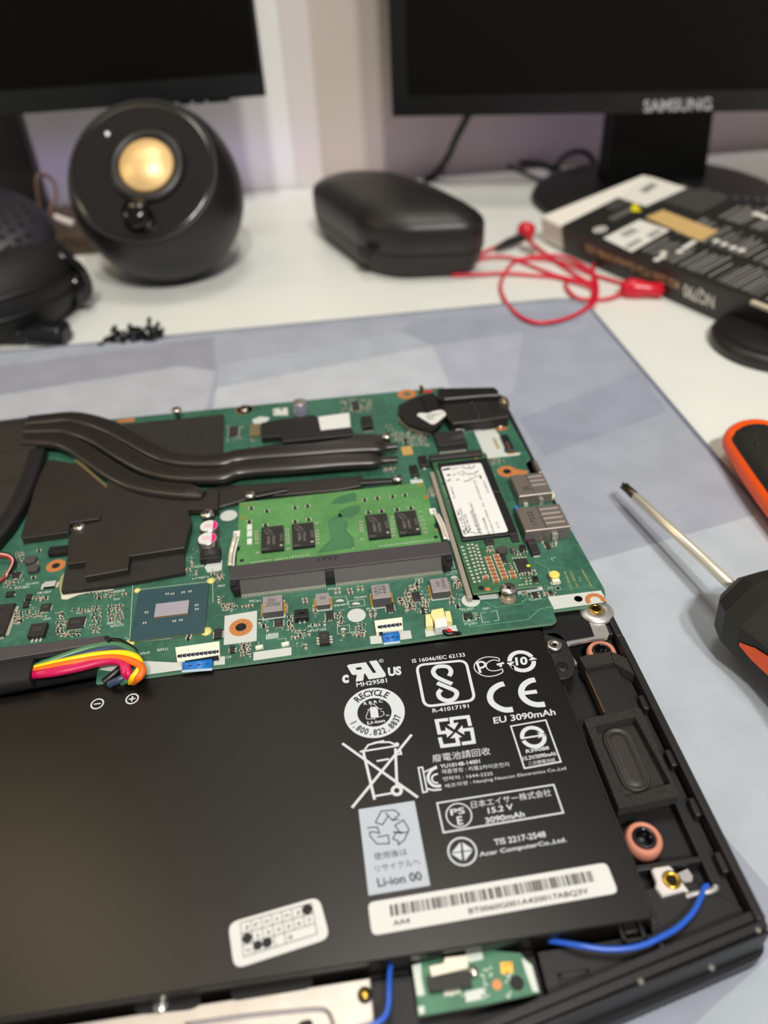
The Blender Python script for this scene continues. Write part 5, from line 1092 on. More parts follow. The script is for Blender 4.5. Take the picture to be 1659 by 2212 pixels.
zif(c4, [(1122, 705), (1405, 665), (1408, 752), (1135, 798)], [(1140, 772), (1396, 742), (1398, 766), (1142, 798)], 9, [(1168, 795), (1362, 770), (1360, 838), (1166, 852)], 'blue ribbon in the wider ivory connector near the rainbow wires')
zif(c7, [(1330, 722), (1548, 695), (1556, 790), (1345, 812)], [(1365, 785), (1542, 762), (1545, 790), (1368, 814)], 5, [(1388, 822), (1522, 806), (1530, 880), (1402, 896)], 'blue ribbon in the narrower ivory connector above the recognised-component mark')
pw = MB(YELLOWY); pw.prism(poly(c8, [(262, 566), (352, 550), (368, 610), (390, 650), (290, 668), (255, 600)], ZP + 3), ZP + .1, ZP + 3, bevel=.15); pw.prism(poly(c8, [(215, 605), (262, 598), (275, 690), (218, 696)], ZP + 2), ZP + .1, ZP + 2).prism(poly(c8, [(365, 580), (405, 575), (424, 655), (385, 662)], ZP + 2), ZP + .1, ZP + 2)
pwo = pw.build('plug_socket', mb)
MB(mat('plug_white', (222, 222, 218), .45)).prism(poly(c8, [(286, 640), (380, 622), (388, 690), (290, 708)], ZP + 3.2), ZP + .6, ZP + 3.2, bevel=.12).build('plug', pwo)
WR = {k: mat('wire_' + k, v, .35) for k, v in (('red', (214, 28, 34)), ('black', (24, 22, 22)), ('yellow', (250, 212, 20)), ('orange', (244, 110, 28)), ('magenta', (196, 20, 82)), ('green', (66, 118, 80)), ('navy', (50, 66, 90)), ('white', (222, 216, 205)), ('pink', (206, 120, 120)))}
cw = thing('coin_cell_lead', 'twisted red and black wire pair leaving the cream plug socket', 'wire', (20, -30, 20))
MB(WR['red']).tube([c8(320, 672, 22), c8(322, 700, 21.6), c8(365, 715, 21.4), c8(405, 735, 20.6), c8(440, 765, 19.8)], .65).build('red_wire', cw)
MB(WR['black']).tube([c8(345, 665, 22), c8(352, 715, 21.4), c8(385, 755, 20.6), c8(430, 750, 20.6), c8(475, 752, 19.9), c8(482, 765, 19.6)], .65).build('black_wire', cw)
x0, x1, y0, y1 = RB(d5, (555, 1580), (652, 1655), ZP + 1.8); sw = MB(IVORY).box(x0, x1, y0, y1, ZP + .1, ZP + 1.8, bevel=.2).box(x0 - .5, x1 + .5, y0 + .3, y0 + 1.2, ZP, ZP + .5, TIN).build('tact_switch', mb)
MB(mat('button_yellow', (226, 206, 110), .45)).cyl((x0 + x1) / 2, (y0 + y1) / 2 + .2, ZP + 1.7, ZP + 2.6, 1.75, bevel=.3).build('button', sw)
for tl, br, h, w in (((236, 790), (590, 930), 4.6, 'a'), ((284, 1060), (736, 1206), 5.6, 'b')):
    x0, x1, y0, y1 = RB(d5, tl, br, ZP + h); b = MB(USBM).box(x0, x1, y0, y1, ZP + .2, ZP + h, bevel=.3)
    for k in range(3 if w == 'a' else 4):
        yy = y1 - (y1 - y0) * (.18 + k * .2); b.box(x0 + (x1 - x0) * .5, x0 + (x1 - x0) * .93, yy - .25, yy + .25, ZP + h - .1, ZP + h + .22, mat('shell_rib', (204, 198, 190), .3, .5))
    b.box(x0 + (x1 - x0) * .46, x0 + (x1 - x0) * .48, y0 + .3, y1 - .3, ZP + h - .02, ZP + h + .03, mat('shell_seam', (70, 66, 62), .5, .5))
    b.box(x1 - 1.2, x1 + .02, y0 + .9, y1 - .9, ZP + .8, ZP + h - .9, BLKD).box(x0 + 2, x0 + 3.4, y0 - .8, y0 + .1, ZP, ZP + 1.2, SOLDER).box(x0 + (x1 - x0) * .6, x0 + (x1 - x0) * .72, y0 - 1.0, y0 + .1, ZP, ZP + h * .6, SILVER).box(x0 + 2, x0 + 3.4, y1 - .1, y1 + .7, ZP, ZP + 1.2, SOLDER)
    o = b.build('port_shell', mb); t = MB(mat('stamp_ink', (60, 55, 52), .6)); P = lambda u, v: Vector((x0 + (x1 - x0) * u, y0 + (y1 - y0) * v, ZP + h + .03))
    t.text('17S32' if w == 'b' else '24SR2', P(.32, .2) if w == 'b' else P(.2, .22), P(.32, .8) if w == 'b' else P(.42, .22), P(.2, .2) if w == 'b' else P(.2, .42), None, .01); t.build('stamping', o)
    if w == 'a':
        for p in ((450, 955), (565, 938)): MB(mat('cream_peg', (236, 230, 200), .4)).lathe(d5(*p, ZP + 2.5), [(1.7, -2.4), (1.9, -.6), (1.2, .5), (0, .7)], n=16).build('peg', o)
    else:
        for tl2, br2 in (((345, 1205), (390, 1245)), ((420, 1188), (495, 1222)), ((270, 1040), (305, 1062))):
            X0, X1, Y0, Y1 = RB(d5, tl2, br2, ZP + 3.5); MB(mat('port_blue', (38, 110, 200), .4)).box(X0, X1, Y0, Y1, ZP + 1, ZP + 3.5).build('blue_insert', o)
x0, x1, y0, y1 = RB(d5, (425, 665), (475, 765), ZP + 3); MB(USBM).box(x0, x1 + 1.5, y0, y1, ZP + .1, ZP + 3, bevel=.3).build('port_shell', mb)
x0, x1, y0, y1 = RB(d5, (155, 455), (275, 575), ZP + 1.6); b = MB(mat('connector_navy', (34, 34, 48), .35)).box(x0, x1, y0, y1, ZP + .1, ZP + 1.6, bevel=.1)
for k in range(5): b.box(x0 + .8, x0 + (x1 - x0) * .55, y0 + 1 + k * 1.1, y0 + 1.35 + k * 1.1, ZP + 1.5, ZP + 1.68, GOLD)
b.box(x0 + .5, x1 - .2, y0 - .8, y0, ZP, ZP + .4, GOLD).box(x0 + .5, x1 - 1, y1, y1 + .8, ZP, ZP + .4, GOLD); b.build('board_connector', mb)
x0, x1, y0, y1 = RB(d5, (88, 475), (160, 565), ZP + .2); b = MB(mat('gold_text_block', (150, 130, 50), .5))
for k in range(4): b.box(x0 + k * (x1 - x0) / 4, x0 + (k + .6) * (x1 - x0) / 4, y0, y1 - k * .3, ZP, ZP + .08)
b.build('contact_pads', mb, 'stuff')
x0, x1, y0, y1 = RB(c6, (150, 538), (240, 588), ZP + .3); b = MB(mat('code_tile', (184, 146, 84), .5)).box(x0, x1, y0, y1, ZP, ZP + .3); b.build('gold_tile', mb)
for (x, y), w in (((437, 940), .0), ((640, 915), .0)): cap(c7, (x, y), 2.4, 1.2, 8, IVORY, name='solder_tab', h=.8)
for i in range(8):
    q = c7(490 + i * 12.5, 862 - i * 1.7, ZP); 
st_ = MB(SILK)
for i in range(8): q = c7(492 + i * 12.5, 872 - i * 1.8, ZP); st_.box(q.x - .16, q.x + .16, q.y, q.y + 2.0, ZP, ZP + .06)
st_.build('test_pads', mb, 'stuff')
# brass stand-offs in holes
for c, p in ((c7, (292, 776)),):
    q = c(*p, ZP); MB(BLKD if c is c7 else BRASS).lathe((q.x, q.y, 0), [(.8, ZP - 2.6), (.8, ZP + .1), (1.2, ZP + .12), (1.7, ZP + .1), (1.7, ZP - 1)], n=20).build('threaded_insert', mb)

# ================================================================ memory module in its slot
sk = MB(CHIP); ZT = 24.6
a, b_, c_, d_ = U(497.4, 1225, ZT), U(969, 1165.8, ZT), U(975, 1195, ZT), U(497, 1253, ZT)
yt = (a.y + b_.y) / 2; yf = (c_.y + d_.y) / 2; xl, xr = (a.x + d_.x) / 2, (b_.x + c_.x) / 2
xc0, xc1 = U(517, 1251, ZT).x, U(953, 1198, ZT).x; yb = (U(523, 1290, 20.2).y + U(957, 1238, 20.2).y) / 2
SOCK = mat('slot_plastic', (62, 59, 62), .5, bump=(1500, .1))
sk = MB(SOCK); sk.box(xl, xr, yf, yt, 23.0, ZT, SOCK, None, .12).box(xl, xr, yf + .5, yt, ZP + .05, 21.6, CHIPD)
for x0, x1 in ((xl + 1.0, xc0), (xc1, xr - 1.0)): sk.box(x0, x1, yb + .4, yf + 1, ZP + .05, 23.6, CHIPD)
xg = U(714, 1250, 22).x; sk.box(xg - 1.5, xg + 1.5, yb + 1, yf + .3, ZP + .05, 23.4, CHIPD); sk.box(xl + .2, xl + 2.2, yf - 2.6, yf + .1, 21.4, 24.2, CHIPD).box(xr - 2.2, xr - .2, yf - 2.6, yf + .1, 21.4, 24.2, CHIPD)
so = sk.build('memory_slot', mb); cn = MB(mat('contact_metal', (92, 86, 76), .45, .5)); n = 124
sk2 = MB(BLKD); sk2.face([(xc0, yb + 1.0, ZP + .2), (xc1, yb + 1.0, ZP + .2), (xc1, yf + .3, ZT - .7), (xc0, yf + .3, ZT - .7)]); sk2.build('contact_bed', so)
for i in range(n + 1):
    x = xc0 + .4 + (xc1 - xc0 - .8) * i / n
    if abs(x - xg) < 1.6: continue
    A_, B_ = Vector((x, yf + .1, ZT - .25)), Vector((x, yb + .6, ZP + .7)); dd = (B_ - A_).normalized(); cn.obox(A_, Vector((1, 0, 0)), dd, Vector((1, 0, 0)).cross(dd), (-.03, .03), (0, (B_ - A_).length), (0, .08)); cn.box(x - .1, x + .1, yb - .5, yb + .7, ZP + .02, ZP + .75, TIN)
cn.build('slot_contact', so, 'stuff')
t = MB(mat('slot_ink', (22, 20, 22), .6)); t.text('1722', c7(890, 262, ZT + .03), c7(1048, 240, ZT + .03), c7(886, 236, ZT + .03), None, .02); t.build('date_stamp', so)
for P, pts in (((), [c5(255, 1265, 24.2), c5(245, 1300, 24.2), c5(232, 1350, 23.8), c5(215, 1420, 22.5), c5(205, 1520, 22)]), ((), [d4(960, 700, 24.2), d4(1030, 760, 24.2), d4(1090, 870, 23.8), d4(1150, 1010, 23.2), d4(1215, 1230, 22.5)])):
    k = MB(mat('latch_metal', (214, 208, 190), .35, .5)); k.tube(pts, .75, rz=.35); k.tube([p + Vector((1.1, 0, -.6)) for p in pts[1:]], .35, m=WR['white'])
    k.obox(pts[0], Vector((1, 0, 0)), Vector((0, 1, 0)), ez, (-.9, 1.4), (-2.2, .6), (-.4, .35), mat('latch_white', (226, 222, 212), .4)); k.build('side_latch', so)
ZM = 23.6
ram = thing('memory_module', 'bright green memory module with four black chips held in the long slot', 'memory module', (-10, 22, 22))
x0 = (U(519, 1084, ZM).x + U(510, 1217, ZM).x) / 2; x1 = (U(914, 1043, ZM).x + U(955, 1166, ZM).x) / 2; y1 = (U(519, 1085, ZM).y + U(914, 1043, ZM).y) / 2
rm = MB(RAMG); rm.prism([(x0, yf + 1), (x1, yf + 1), (x1, yt + 8), (x1 - .9, yt + 8.6), (x1 - .9, yt + 11.4), (x1, yt + 12), (x1, y1), (x0, y1), (x0, yt + 12), (x0 + .9, yt + 11.4), (x0 + .9, yt + 8.6), (x0, yt + 8)], ZM - 1.0, ZM, RAMG, EDGE)
zr = ZM + .02; DK = mat('module_trace_dark', (58, 108, 70), .45)
for P in ([(985, 1040), (1050, 985), (1170, 950), (1195, 965), (1190, 1010), (1240, 1000), (1080, 1040)], [(1060, 1090), (1130, 1062), (1220, 1050), (1220, 1105), (1150, 1150), (1050, 1140)], [(970, 1170), (1060, 1110), (1125, 1190), (1115, 1250), (1165, 1300), (1180, 1380), (880, 1425), (985, 1320)]): rm.flat(poly(c5, P, zr), zr, DK)
lt = mat('module_trace_light', (92, 142, 96), .45)
for i in range(11): rm.stroke(poly(c5, [(985 + i * 11, 1180 - i * 4), (985 + i * 11, 1300 - i * 4), (990 + i * 15, 1345 - i * 3), (940 + i * 21, 1405 - i * 3)], zr + .01), .12, zr + .01, lt)
for c, p, r in ((d3, (458, 278), .7), (d3, (418, 540), .75), (d4, (745, 238), .9), (d4, (855, 455), .95), (d4, (1050, 1062), .55)): q = c(*p, zr); rm.disc(q.x, q.y, zr + .02, r, GOLD)
for c, p in ((d3, (396, 1388)), (d4, (1038, 1190))): q = c(*p, zr); rm.disc(q.x, q.y, zr + .02, .75, BLKD)
for c, P in ((d3, [(585 + i * 47 + (60 if i > 8 else 0), 1432 - i * 6.5) for i in range(17)]), (d4, [(10 + i * 42, 1362 - i * 5.2) for i in range(24)])):
    for x, y in P: q = c(x, y, zr); rm.box(q.x - .16, q.x + .16, q.y - .2, q.y + .25, ZM, ZM + .12, SOLDER)
for c, P in ((c5, [(700 + i * 20, 1452 - i * 2.0) for i in range(7)]), (c5, [(1170 + i * 20, 1385) for i in range(1)])):
    for x, y in P: q = c(x, y, zr); rm.box(q.x - .16, q.x + .16, q.y - .2, q.y + .25, ZM, ZM + .12, SOLDER)
rm.build('module_board', ram)
LOGO = mat('laser_mark', (122, 116, 110), .55)
for c, tl, br in ((c5, (450, 1225), (628, 1390)), (c5, (686, 1200), (870, 1362)), (c5, (1258, 1130), (1463, 1290)), (d4, (275, 738), (768, 1110))):
    z = ZM + 1.1; X0, X1, Y0, Y1 = RB(c, tl, br, z); k = MB(CHIP).box(X0, X1, Y0, Y1, ZM + .05, z, CHIP, CHIPD).build('memory_chip', ram); t = MB(LOGO); P = lambda u, v: Vector((X0 + (X1 - X0) * u, Y0 + (Y1 - Y0) * v, z + .025))
    e = [P(.32 + .17 * math.cos(a) - .05 * math.sin(a), .78 - .10 * math.cos(a) - .09 * math.sin(a)) for a in [i * math.pi / 8 for i in range(16)]]; t.stroke(e, .13, z + .025, None, True)
    e = [P(.33 + .07 * math.cos(a), .78 + .08 * math.sin(a)) for a in [i * math.pi / 6 for i in range(12)]]; t.stroke(e, .12, z + .025, None, True)
    t.text('7BE47', P(.4, .24), P(.4, .60), P(.27, .24), None, .01); t.text('D9TBH', P(.62, .24), P(.62, .6), P(.5, .24), None, .01); t.text('F21F', P(.06, .05), P(.34, .05), P(.06, .11), None, .01); t.text('05ZD', P(.95, .34), P(.95, .64), P(.84, .34)); g = P(.88, .16); t.disc(g.x, g.y, g.z, .55, mat('pin_dot', (158, 152, 152), .5), 20); t.build('chip_marking', k)
n_ = 0
for c, P in ((c5, [(485, 1212, 0), (715, 1185, 0), (820, 1168, 0), (1285, 1112, 0), (1388, 1102, 0), (1508, 1090, 0), (1615, 1078, 0), (495, 1102, 0), (715, 1076, 0), (812, 1062, 0), (1256, 1014, 0), (1355, 1002, 0), (1474, 988, 0), (1570, 978, 0), (375, 1080, 0), (358, 1185, 0)]),):
    for x, y, r_ in P: cap(c, (x, y), 1.9, 1.1, 0, CHIP, ZM, ram, 'module_capacitor', .6)
for xx, ys in ((415, (1262, 1285, 1305, 1325, 1350, 1425)), (656, (1245, 1270, 1292, 1312, 1332, 1352, 1395)), (888, (1195, 1255, 1280, 1300, 1325, 1350)), (1235, (1185, 1212, 1235, 1255, 1320)), (1480, (1150, 1175, 1195, 1215, 1240, 1262, 1290))):
    for y in ys: cap(c5, (xx + (y - 1300) * .06, y), 1.0, .55, 0, MLCC2, ZM, ram, 'module_capacitor', .4)
for y in (740, 830, 900, 975, 1045, 1120): cap(d4, (745 + (y - 740) * .27, y), 1.1, .6, 0, MLCC2, ZM, ram, 'module_capacitor', .4)
for y in (1220, 1270, 1330): 
    X0, X1, Y0, Y1 = RB(c5, (340, y - 18), (378, y + 18), ZM + .5); MB(PADW).box(X0, X1, Y0, Y1, ZM + .02, ZM + .5).build('module_resistor', ram)

# ================================================================ solid state drive
ZD = 23.0
ssd = thing('solid_state_drive', 'stick drive with a white label held by one screw at the board edge', 'drive', (41, 15, 20))
x0 = (U(931.5, 1001, ZD).x + U(1027, 1280, ZD).x) / 2; x1 = x0 + 22; yb_ = (U(1027, 1280, ZD).y + U(1169.5, 1265.5, ZD).y) / 2; yt_ = yb_ + 77
scx = U(980 + 762 / 6.3808, 1180 + 570 / 6.3808, ZD + 2)
zd = ZD + .02; sb = MB(SSDG).prism(rounded(x0, x1, yb_, yt_, .6, 3), ZD - .8, ZD, SSDG, EDGE)
q = d2(380, 575, zd); sb.disc(q.x, q.y, zd, 1.0, BLKD); q = d2(475, 592, zd); sb.disc(q.x, q.y, zd, .85, COPPER); q = d1(1195, 472, zd); sb.disc(q.x, q.y, zd, .6, COPPER)
for cx, (xa, ya), (xb, yb2), n in ((0, (118, 10), (290, 490), 11), (1, (200, -20), (355, 480), 11), (2, (258, -25), (378, 360), 9), (3, (318, -10), (452, 400), 10)):
    for i in range(n):
        q = d2(xa + (xb - xa) * i / (n - 1), ya + (yb2 - ya) * i / (n - 1), zd); sb.flat([q + Vector((-.42, -.42, 0)), q + Vector((.5, -.42, 0)), q + Vector((.42, .42, 0)), q + Vector((-.36, .42, 0))], zd, SOLDER)
for i in range(34):
    q = c6(405 + i * 5.3, 700 + i * 14.6, zd); sb.flat([q, q + Vector((.28, 0, 0)), q + Vector((.28, .7, 0)), q + Vector((0, .7, 0))], zd, SILK) if i % 7 else None
for i in range(26): q = c6(752 + i * 8.2, 735 + i * 16, zd); sb.flat([q, q + Vector((.28, 0, 0)), q + Vector((.28, .7, 0)), q + Vector((0, .7, 0))], zd, SOLDER)
for x, y in ((915, 535), (955, 528), (1010, 522), (1065, 518), (818, 162), (858, 158), (905, 160), (948, 155), (992, 152), (930, 440), (720, 225), (700, 240)): q = d2(x, y, zd); sb.flat([q + Vector((-.35, -.2, 0)), q + Vector((.35, -.2, 0)), q + Vector((.35, .25, 0)), q + Vector((-.35, .25, 0))], zd, SOLDER)
sb.build('drive_board', ssd)
X0, X1, Y0, Y1 = RB(c6, (420, 640), (968, 1145), ZD + 1.2); X0 = x0 + 1.6; X1 = x1 - .9
ym = (Y0 + Y1) / 2; MB(CHIPD).box(X0, X1, ym + .4, Y1 - 1, ZD + .05, ZD + 1.2, bevel=.1).build('flash_chip', ssd); MB(CHIPD).box(X0, X1, Y0, ym - .4, ZD + .05, ZD + 1.2, bevel=.1).build('flash_chip', ssd)
zl = ZD + 1.32; LQ = [c6(428, 690, zl), c6(715, 640, zl), c6(898, 1128, zl), c6(600, 1176, zl)]
xa, xb = (LQ[0].x + LQ[3].x) / 2, (LQ[1].x + LQ[2].x) / 2; ya, yb3 = (LQ[2].y + LQ[3].y) / 2, (LQ[0].y + LQ[1].y) / 2
lab = MB(mat('label_white', (220, 221, 220), .5)).prism(rounded(xa, xb, ya, yb3, 1.0), ZD + 1.21, zl).build('drive_label', ssd); t = MB(INK); zt = zl + .02
def LT(body, BL, BR, TL, bold=.0): t.text(body, c6(*BL, zt), c6(*BR, zt), c6(*TL, zt), None, .02)
def LK(P, w, smooth=False): t.stroke(sp(c6, P, zt) if smooth else poly(c6, P, zt), w, zt)
LK([(585, 672), (598, 684), (625, 690), (655, 684), (670, 668)], .42, True); LK([(632, 685), (628, 668)], .35)
LK([(598, 720), (612, 728), (645, 728), (672, 722), (693, 705)], .42, True); LK([(705, 735), (716, 762)], .55)
for x, y, r in ((512, 692, .75), (540, 687, .7), (570, 683, .5), (528, 730, .6), (498, 772, .6), (520, 738, .45)): q = c6(x, y, zt); t.ring(q.x, q.y, zt, r * .75, r, n=20)
LK([(548, 722), (590, 705), (588, 738), (548, 722)], .2); LK([(632, 748), (645, 770), (678, 738), (690, 755)], .2); LK([(445, 700), (495, 690)], 1.2); LK([(475, 738), (500, 734)], .9); LK([(478, 780), (495, 765)], .5); LK([(540, 772), (560, 766)], .5)
for x in range(9): LK([(595 + x * 5, 778 - x), (597 + x * 5, 784 - x)], .2)
LK([(588, 1120), (596, 1142), (608, 1112), (622, 1136), (640, 1110)], .3, True); LK([(595, 1155), (625, 1140), (655, 1138), (680, 1150)], .25, True)
for body, x, ya_, yb_t, h in (('V 1100  M.2', 580, 1105, 980, .85), ('256GB SATA 6Gb/s', 604, 1112, 968, .85), ('C/N: DE1769', 628, 1122, 1010, .8), ('Model: MTFDDAV256TBN', 690, 1142, 985, .85), ('PN: MTFDDAV256TBN-1AR15ABYY', 708, 1150, 925, .85), ('SN: 1710163A3B80', 760, 1150, 1035, .85), ('Product of CHINA   5VL   WXF-0EA8F1A02', 790, 1140, 770, .75), ('PALLADIUM 1709', 752, 860, 775, .75), ('3.3V  1.7A', 828, 1110, 1065, .8), ('FW: MW0LC', 520, 900, 812, .75)):
    dxk = .29; a, b = c6(x + 20, ya_, zt), c6(x + 20 - (ya_ - yb_t) * .375, yb_t, zt); a.x = b.x = (a.x + b.x) / 2; t.text(body, a, b, a + Vector((-h, 0, 0)), None, .005)
t.build('label_print', lab)
def sc_chip(tl, br, h, m=CHIP, p='', nm='drive_chip', c=d2): return chip(c, tl, br, h, nm, m, p, .55, .4, ssd, ZD, lines=0)
ct = sc_chip((840, 178), (1070, 318), 1.0, p='lb'); q = d2(1033, 268, ZD + 1.03); MB(mat('yellow_dot', (226, 214, 40), .5)).disc(q.x, q.y, q.z, .62).build('yellow_dot', ct)
sc_chip((640, 130), (742, 200), 1.0, p='b'); sc_chip((735, 1180), (810, 1215), 1.0, p='b', c=c6); sc_chip((918, 1155), (985, 1190), 1.0, c=c6); sc_chip((985, 1225), (1030, 1250), 1.0, CHIPD, c=c6); sc_chip((1090, 410), (1180, 470), 1.0, CHIPD, 'b'); sc_chip((910, 0), (980, 40), 1.2, CHIPD)
q = d2(672, 35, ZD + 1.6); MB(mat('coil_grey', (66, 62, 60), .6)).lathe((q.x, q.y, 0), [(1.95, ZD), (2.0, ZD + 1.2), (1.8, ZD + 1.6)], n=8, smooth=False).build('coil', ssd)
x_0, x_1, y_0, y_1 = RB(d2, (785, 10), (865, 50), ZD + 1.6); MB(GREYD).box(x_0, x_1, y_0, y_1, ZD, ZD + 1.6, bevel=.2).build('coil', ssd)
for (xa2, ya2), (xb2, yb4), n in (((475, 182), (585, 488), 7), ((585, 150), (705, 448), 7), ((802, 378), (822, 432), 2), ((440, 444), (440, 444), 1)):
    for i in range(n):
        k = i / max(1, n - 1); cap(d2, (xa2 + (xb2 - xa2) * k, ya2 + (yb4 - ya2) * k), 2.15, 1.15, 0, MLCC, ZD, ssd, 'tan_capacitor', .9)
for x, y, r_ in ((470, 45, 90), (525, 35, 90), (480, 80, 0), (535, 75, 0), (995, 480, 90), (1050, 468, 90), (950, 65, 0), (900, 130, 0), (860, 95, 0), (990, 90, 0), (780, 270, 90), (800, 300, 90), (1010, 385, 0), (1060, 395, 0), (1100, 350, 0), (1130, 380, 90), (930, 405, 0)): cap(d2, (x, y), 1.3, .7, r_, random.choice((MLCC2, CHIP)), ZD, ssd, 'small_capacitor', .6)
pan_screw(scx.x, scx.y, ZD + 2.0, 2.45, 'silver cross screw holding the stick drive down', shank=1.9, head=1.1, star=False)
MB(mat('standoff_metal', (196, 184, 160), .3, .7)).lathe((scx.x, scx.y, 0), [(2.75, ZP), (2.7, ZP + .5), (2.2, ZP + .9), (2.2, ZD - .9)], n=28).build('drive_standoff', mb)
xs, xe, ys_, ye = RB(d1, (262, 440), (1320, 378), 24.3); MB(mat('edge_slot_plastic', (52, 49, 50), .5)).box(xs, xe, ys_, max(ye, ys_ + 3.4), ZP + .1, 24.4, bevel=.15).build('drive_slot', mb)
MB(TAN).box(x0 - 2.0, x0 - .35, yb_ - .6, yt_ - 8, ZP + .05, ZD - .8, bevel=.1).build('plated_rail', mb)

# ================================================================ fan, heat pipes and plates
HZ = 22.6
hsk = thing('heat_sink', 'black painted heat sink with three curved heat pipes crossing the green board', 'heat sink', (-80, 60, 20))
def plate(c, P, z1, z0, m, name, bevel=.15):
    return MB(m).prism(poly(c, P, z1), z0, z1, m, bevel=bevel).build(name, hsk)
plate(c3, [(330, 510), (480, 535), (692, 692), (655, 868), (636, 888), (450, 916), (440, 975), (140, 1016), (134, 1000), (240, 640), (300, 520)], HZ + .3, 20.1, PLATE, 'side_plate')
plate(c3, [(690, 640), (900, 720), (1200, 735), (1400, 700), (1395, 825), (1200, 828), (1225, 905), (1180, 1075), (832, 1128), (820, 1212), (545, 1262), (550, 1165), (430, 1180), (440, 1000), (470, 985), (448, 950), (640, 905), (655, 868)], 24.0, 21.6, PLATE, 'core_plate')
plate(c3, [(430, 1150), (830, 1130), (1180, 1075), (1185, 1235), (720, 1320), (395, 1358), (395, 1330)], 21.5, 20.1, TAPE, 'insulating_tape', 0)
plate(c3, [(780, 285), (1432, 222), (1425, 490), (1100, 505), (960, 440), (820, 380)], 21.8, 20.1, TAPE, 'upper_tape', 0)
plate(c5, [(600, 610), (1150, 520), (1185, 495), (1430, 500), (1440, 560), (1300, 620), (300, 690), (330, 640)], 22.6, 20.4, PLATE, 'bridge_plate')
plate(c5, [(0, 930), (130, 900), (620, 870), (1240, 820), (1240, 895), (1050, 930), (620, 968), (400, 985), (130, 1060), (0, 1070)], 22.0, 20.6, PLATE, 'lower_bridge')
for P in ([(385, 955), (640, 905), (650, 935), (400, 985)], [(1215, 845), (1500, 835), (1500, 862), (1215, 880)], [(380, 600), (620, 560), (625, 590), (390, 630)]): plate(c5, P, 23.2, 22.2, mat('spring_arm', (30, 28, 27), .4), 'spring_arm')
zt = 24.6
def pipe(P3, P5, tail3=(), name='heat_pipe', end=()):
    pts = [c3(x, y, zt) for x, y in P3] + [c5(x, y, zt) for x, y in P5]
    rad = [1.0] * len(pts)
    for i, k in enumerate(end): rad[-len(end) + i] = k
    MB(PIPE).tube(pts, 4.1, rz=1.75, n=16, radii=rad, smooth_path=7).build(name, hsk)
pipe([(180, 275), (300, 262), (450, 250), (580, 270), (720, 318), (860, 392), (1000, 468), (1110, 510), (1250, 527), (1420, 522)], [(300, 672), (700, 640), (1100, 608), (1350, 600), (1430, 598), (1470, 596), (1515, 594)], end=(1, .85, .42, .38, .34))
pipe([(170, 325), (275, 322), (420, 320), (550, 350), (660, 400), (800, 486), (950, 566), (1080, 606), (1230, 620), (1420, 614)], [(300, 775), (700, 745), (1050, 715), (1310, 705), (1400, 702), (1450, 700), (1512, 698)], end=(1, .85, .42, .38, .34))
pipe([(165, 385), (255, 392), (390, 400), (490, 438), (600, 510), (720, 592), (830, 652), (940, 690), (1080, 714), (1200, 724), (1270, 735), (1305, 742)], [], end=(1, .7, .5))
plate(c5, [(450, 408), (555, 385), (860, 345), (880, 360), (1140, 440), (1168, 470), (1172, 500), (620, 555), (600, 510), (450, 520)], 23.2, 20.2, mat('chip_cover', (30, 27, 26), .5), 'chip_cover')
co = MB(STICKER).prism(poly(c5, [(893, 362), (1135, 330), (1146, 440), (914, 466)], 23.4), 23.22, 23.4).build('blank_sticker', hsk)
def spring_screw(c, p, e, z):
    q = c(*p, z); r = (c(*e, z) - q).length; s_ = MB(STEEL); s_.lathe((q.x, q.y, 0), [(r * .5, ZP + .06), (r * .5, z - 1.4), (r, z - 1.3), (r, z - .35), (r * .8, z), (0, z + .05)], n=28)
    for a in (25, 115): t = math.radians(a); u = Vector((math.cos(t), math.sin(t), 0)); s_.obox(Vector((q.x, q.y, z)), u, Vector((-u.y, u.x, 0)), ez, (-r * .5, r * .5), (-r * .1, r * .1), (-.1, .07), MATS['recess_dark'])
    o = s_.build('captive_screw', hsk); sp_ = MB(mat('spring_steel', (96, 78, 62), .35, .8)); 
    sp_.tube([(q.x + r * .72 * math.cos(a), q.y + r * .72 * math.sin(a), ZP + .4 + (z - 2.0 - ZP) * a / 18.85) for a in [i * math.pi / 6 for i in range(37)]], .22, n=6, smooth_path=0); sp_.build('spring', o)
for c, p, e in ((c5, (362, 960), (322, 966)), (c5, (365, 618), (320, 624)), (c5, (1425, 502), (1388, 506)), (c5, (1512, 830), (1472, 836)), (c3, (1325, 850), (1283, 856)), (c3, (505, 935), (468, 942))): spring_screw(c, p, e, 25.0)
for c, p, e, lb_ in ((c3, (1130, 188), (1098, 192), 'silver screw standing at the far board edge over black tape'),):
    q = c(*p, 25.5); r = (c(*e, 25.5) - q).length; pan_screw(q.x, q.y, 25.5, r, lb_, shank=5.4, star=False)
for c, p, e, lb_ in ((c5, (320, 300), (290, 303), 'small silver screw in a copper ring by the lilac capacitor'), (d6, (1310, 578), (1262, 584), 'silver screw in a copper ring beside the hinge cover')):
    q = c(*p, 21); r = (c(*e, 21) - q).length; pan_screw(q.x, q.y, 21.0, r, lb_, shank=.9, star=False)
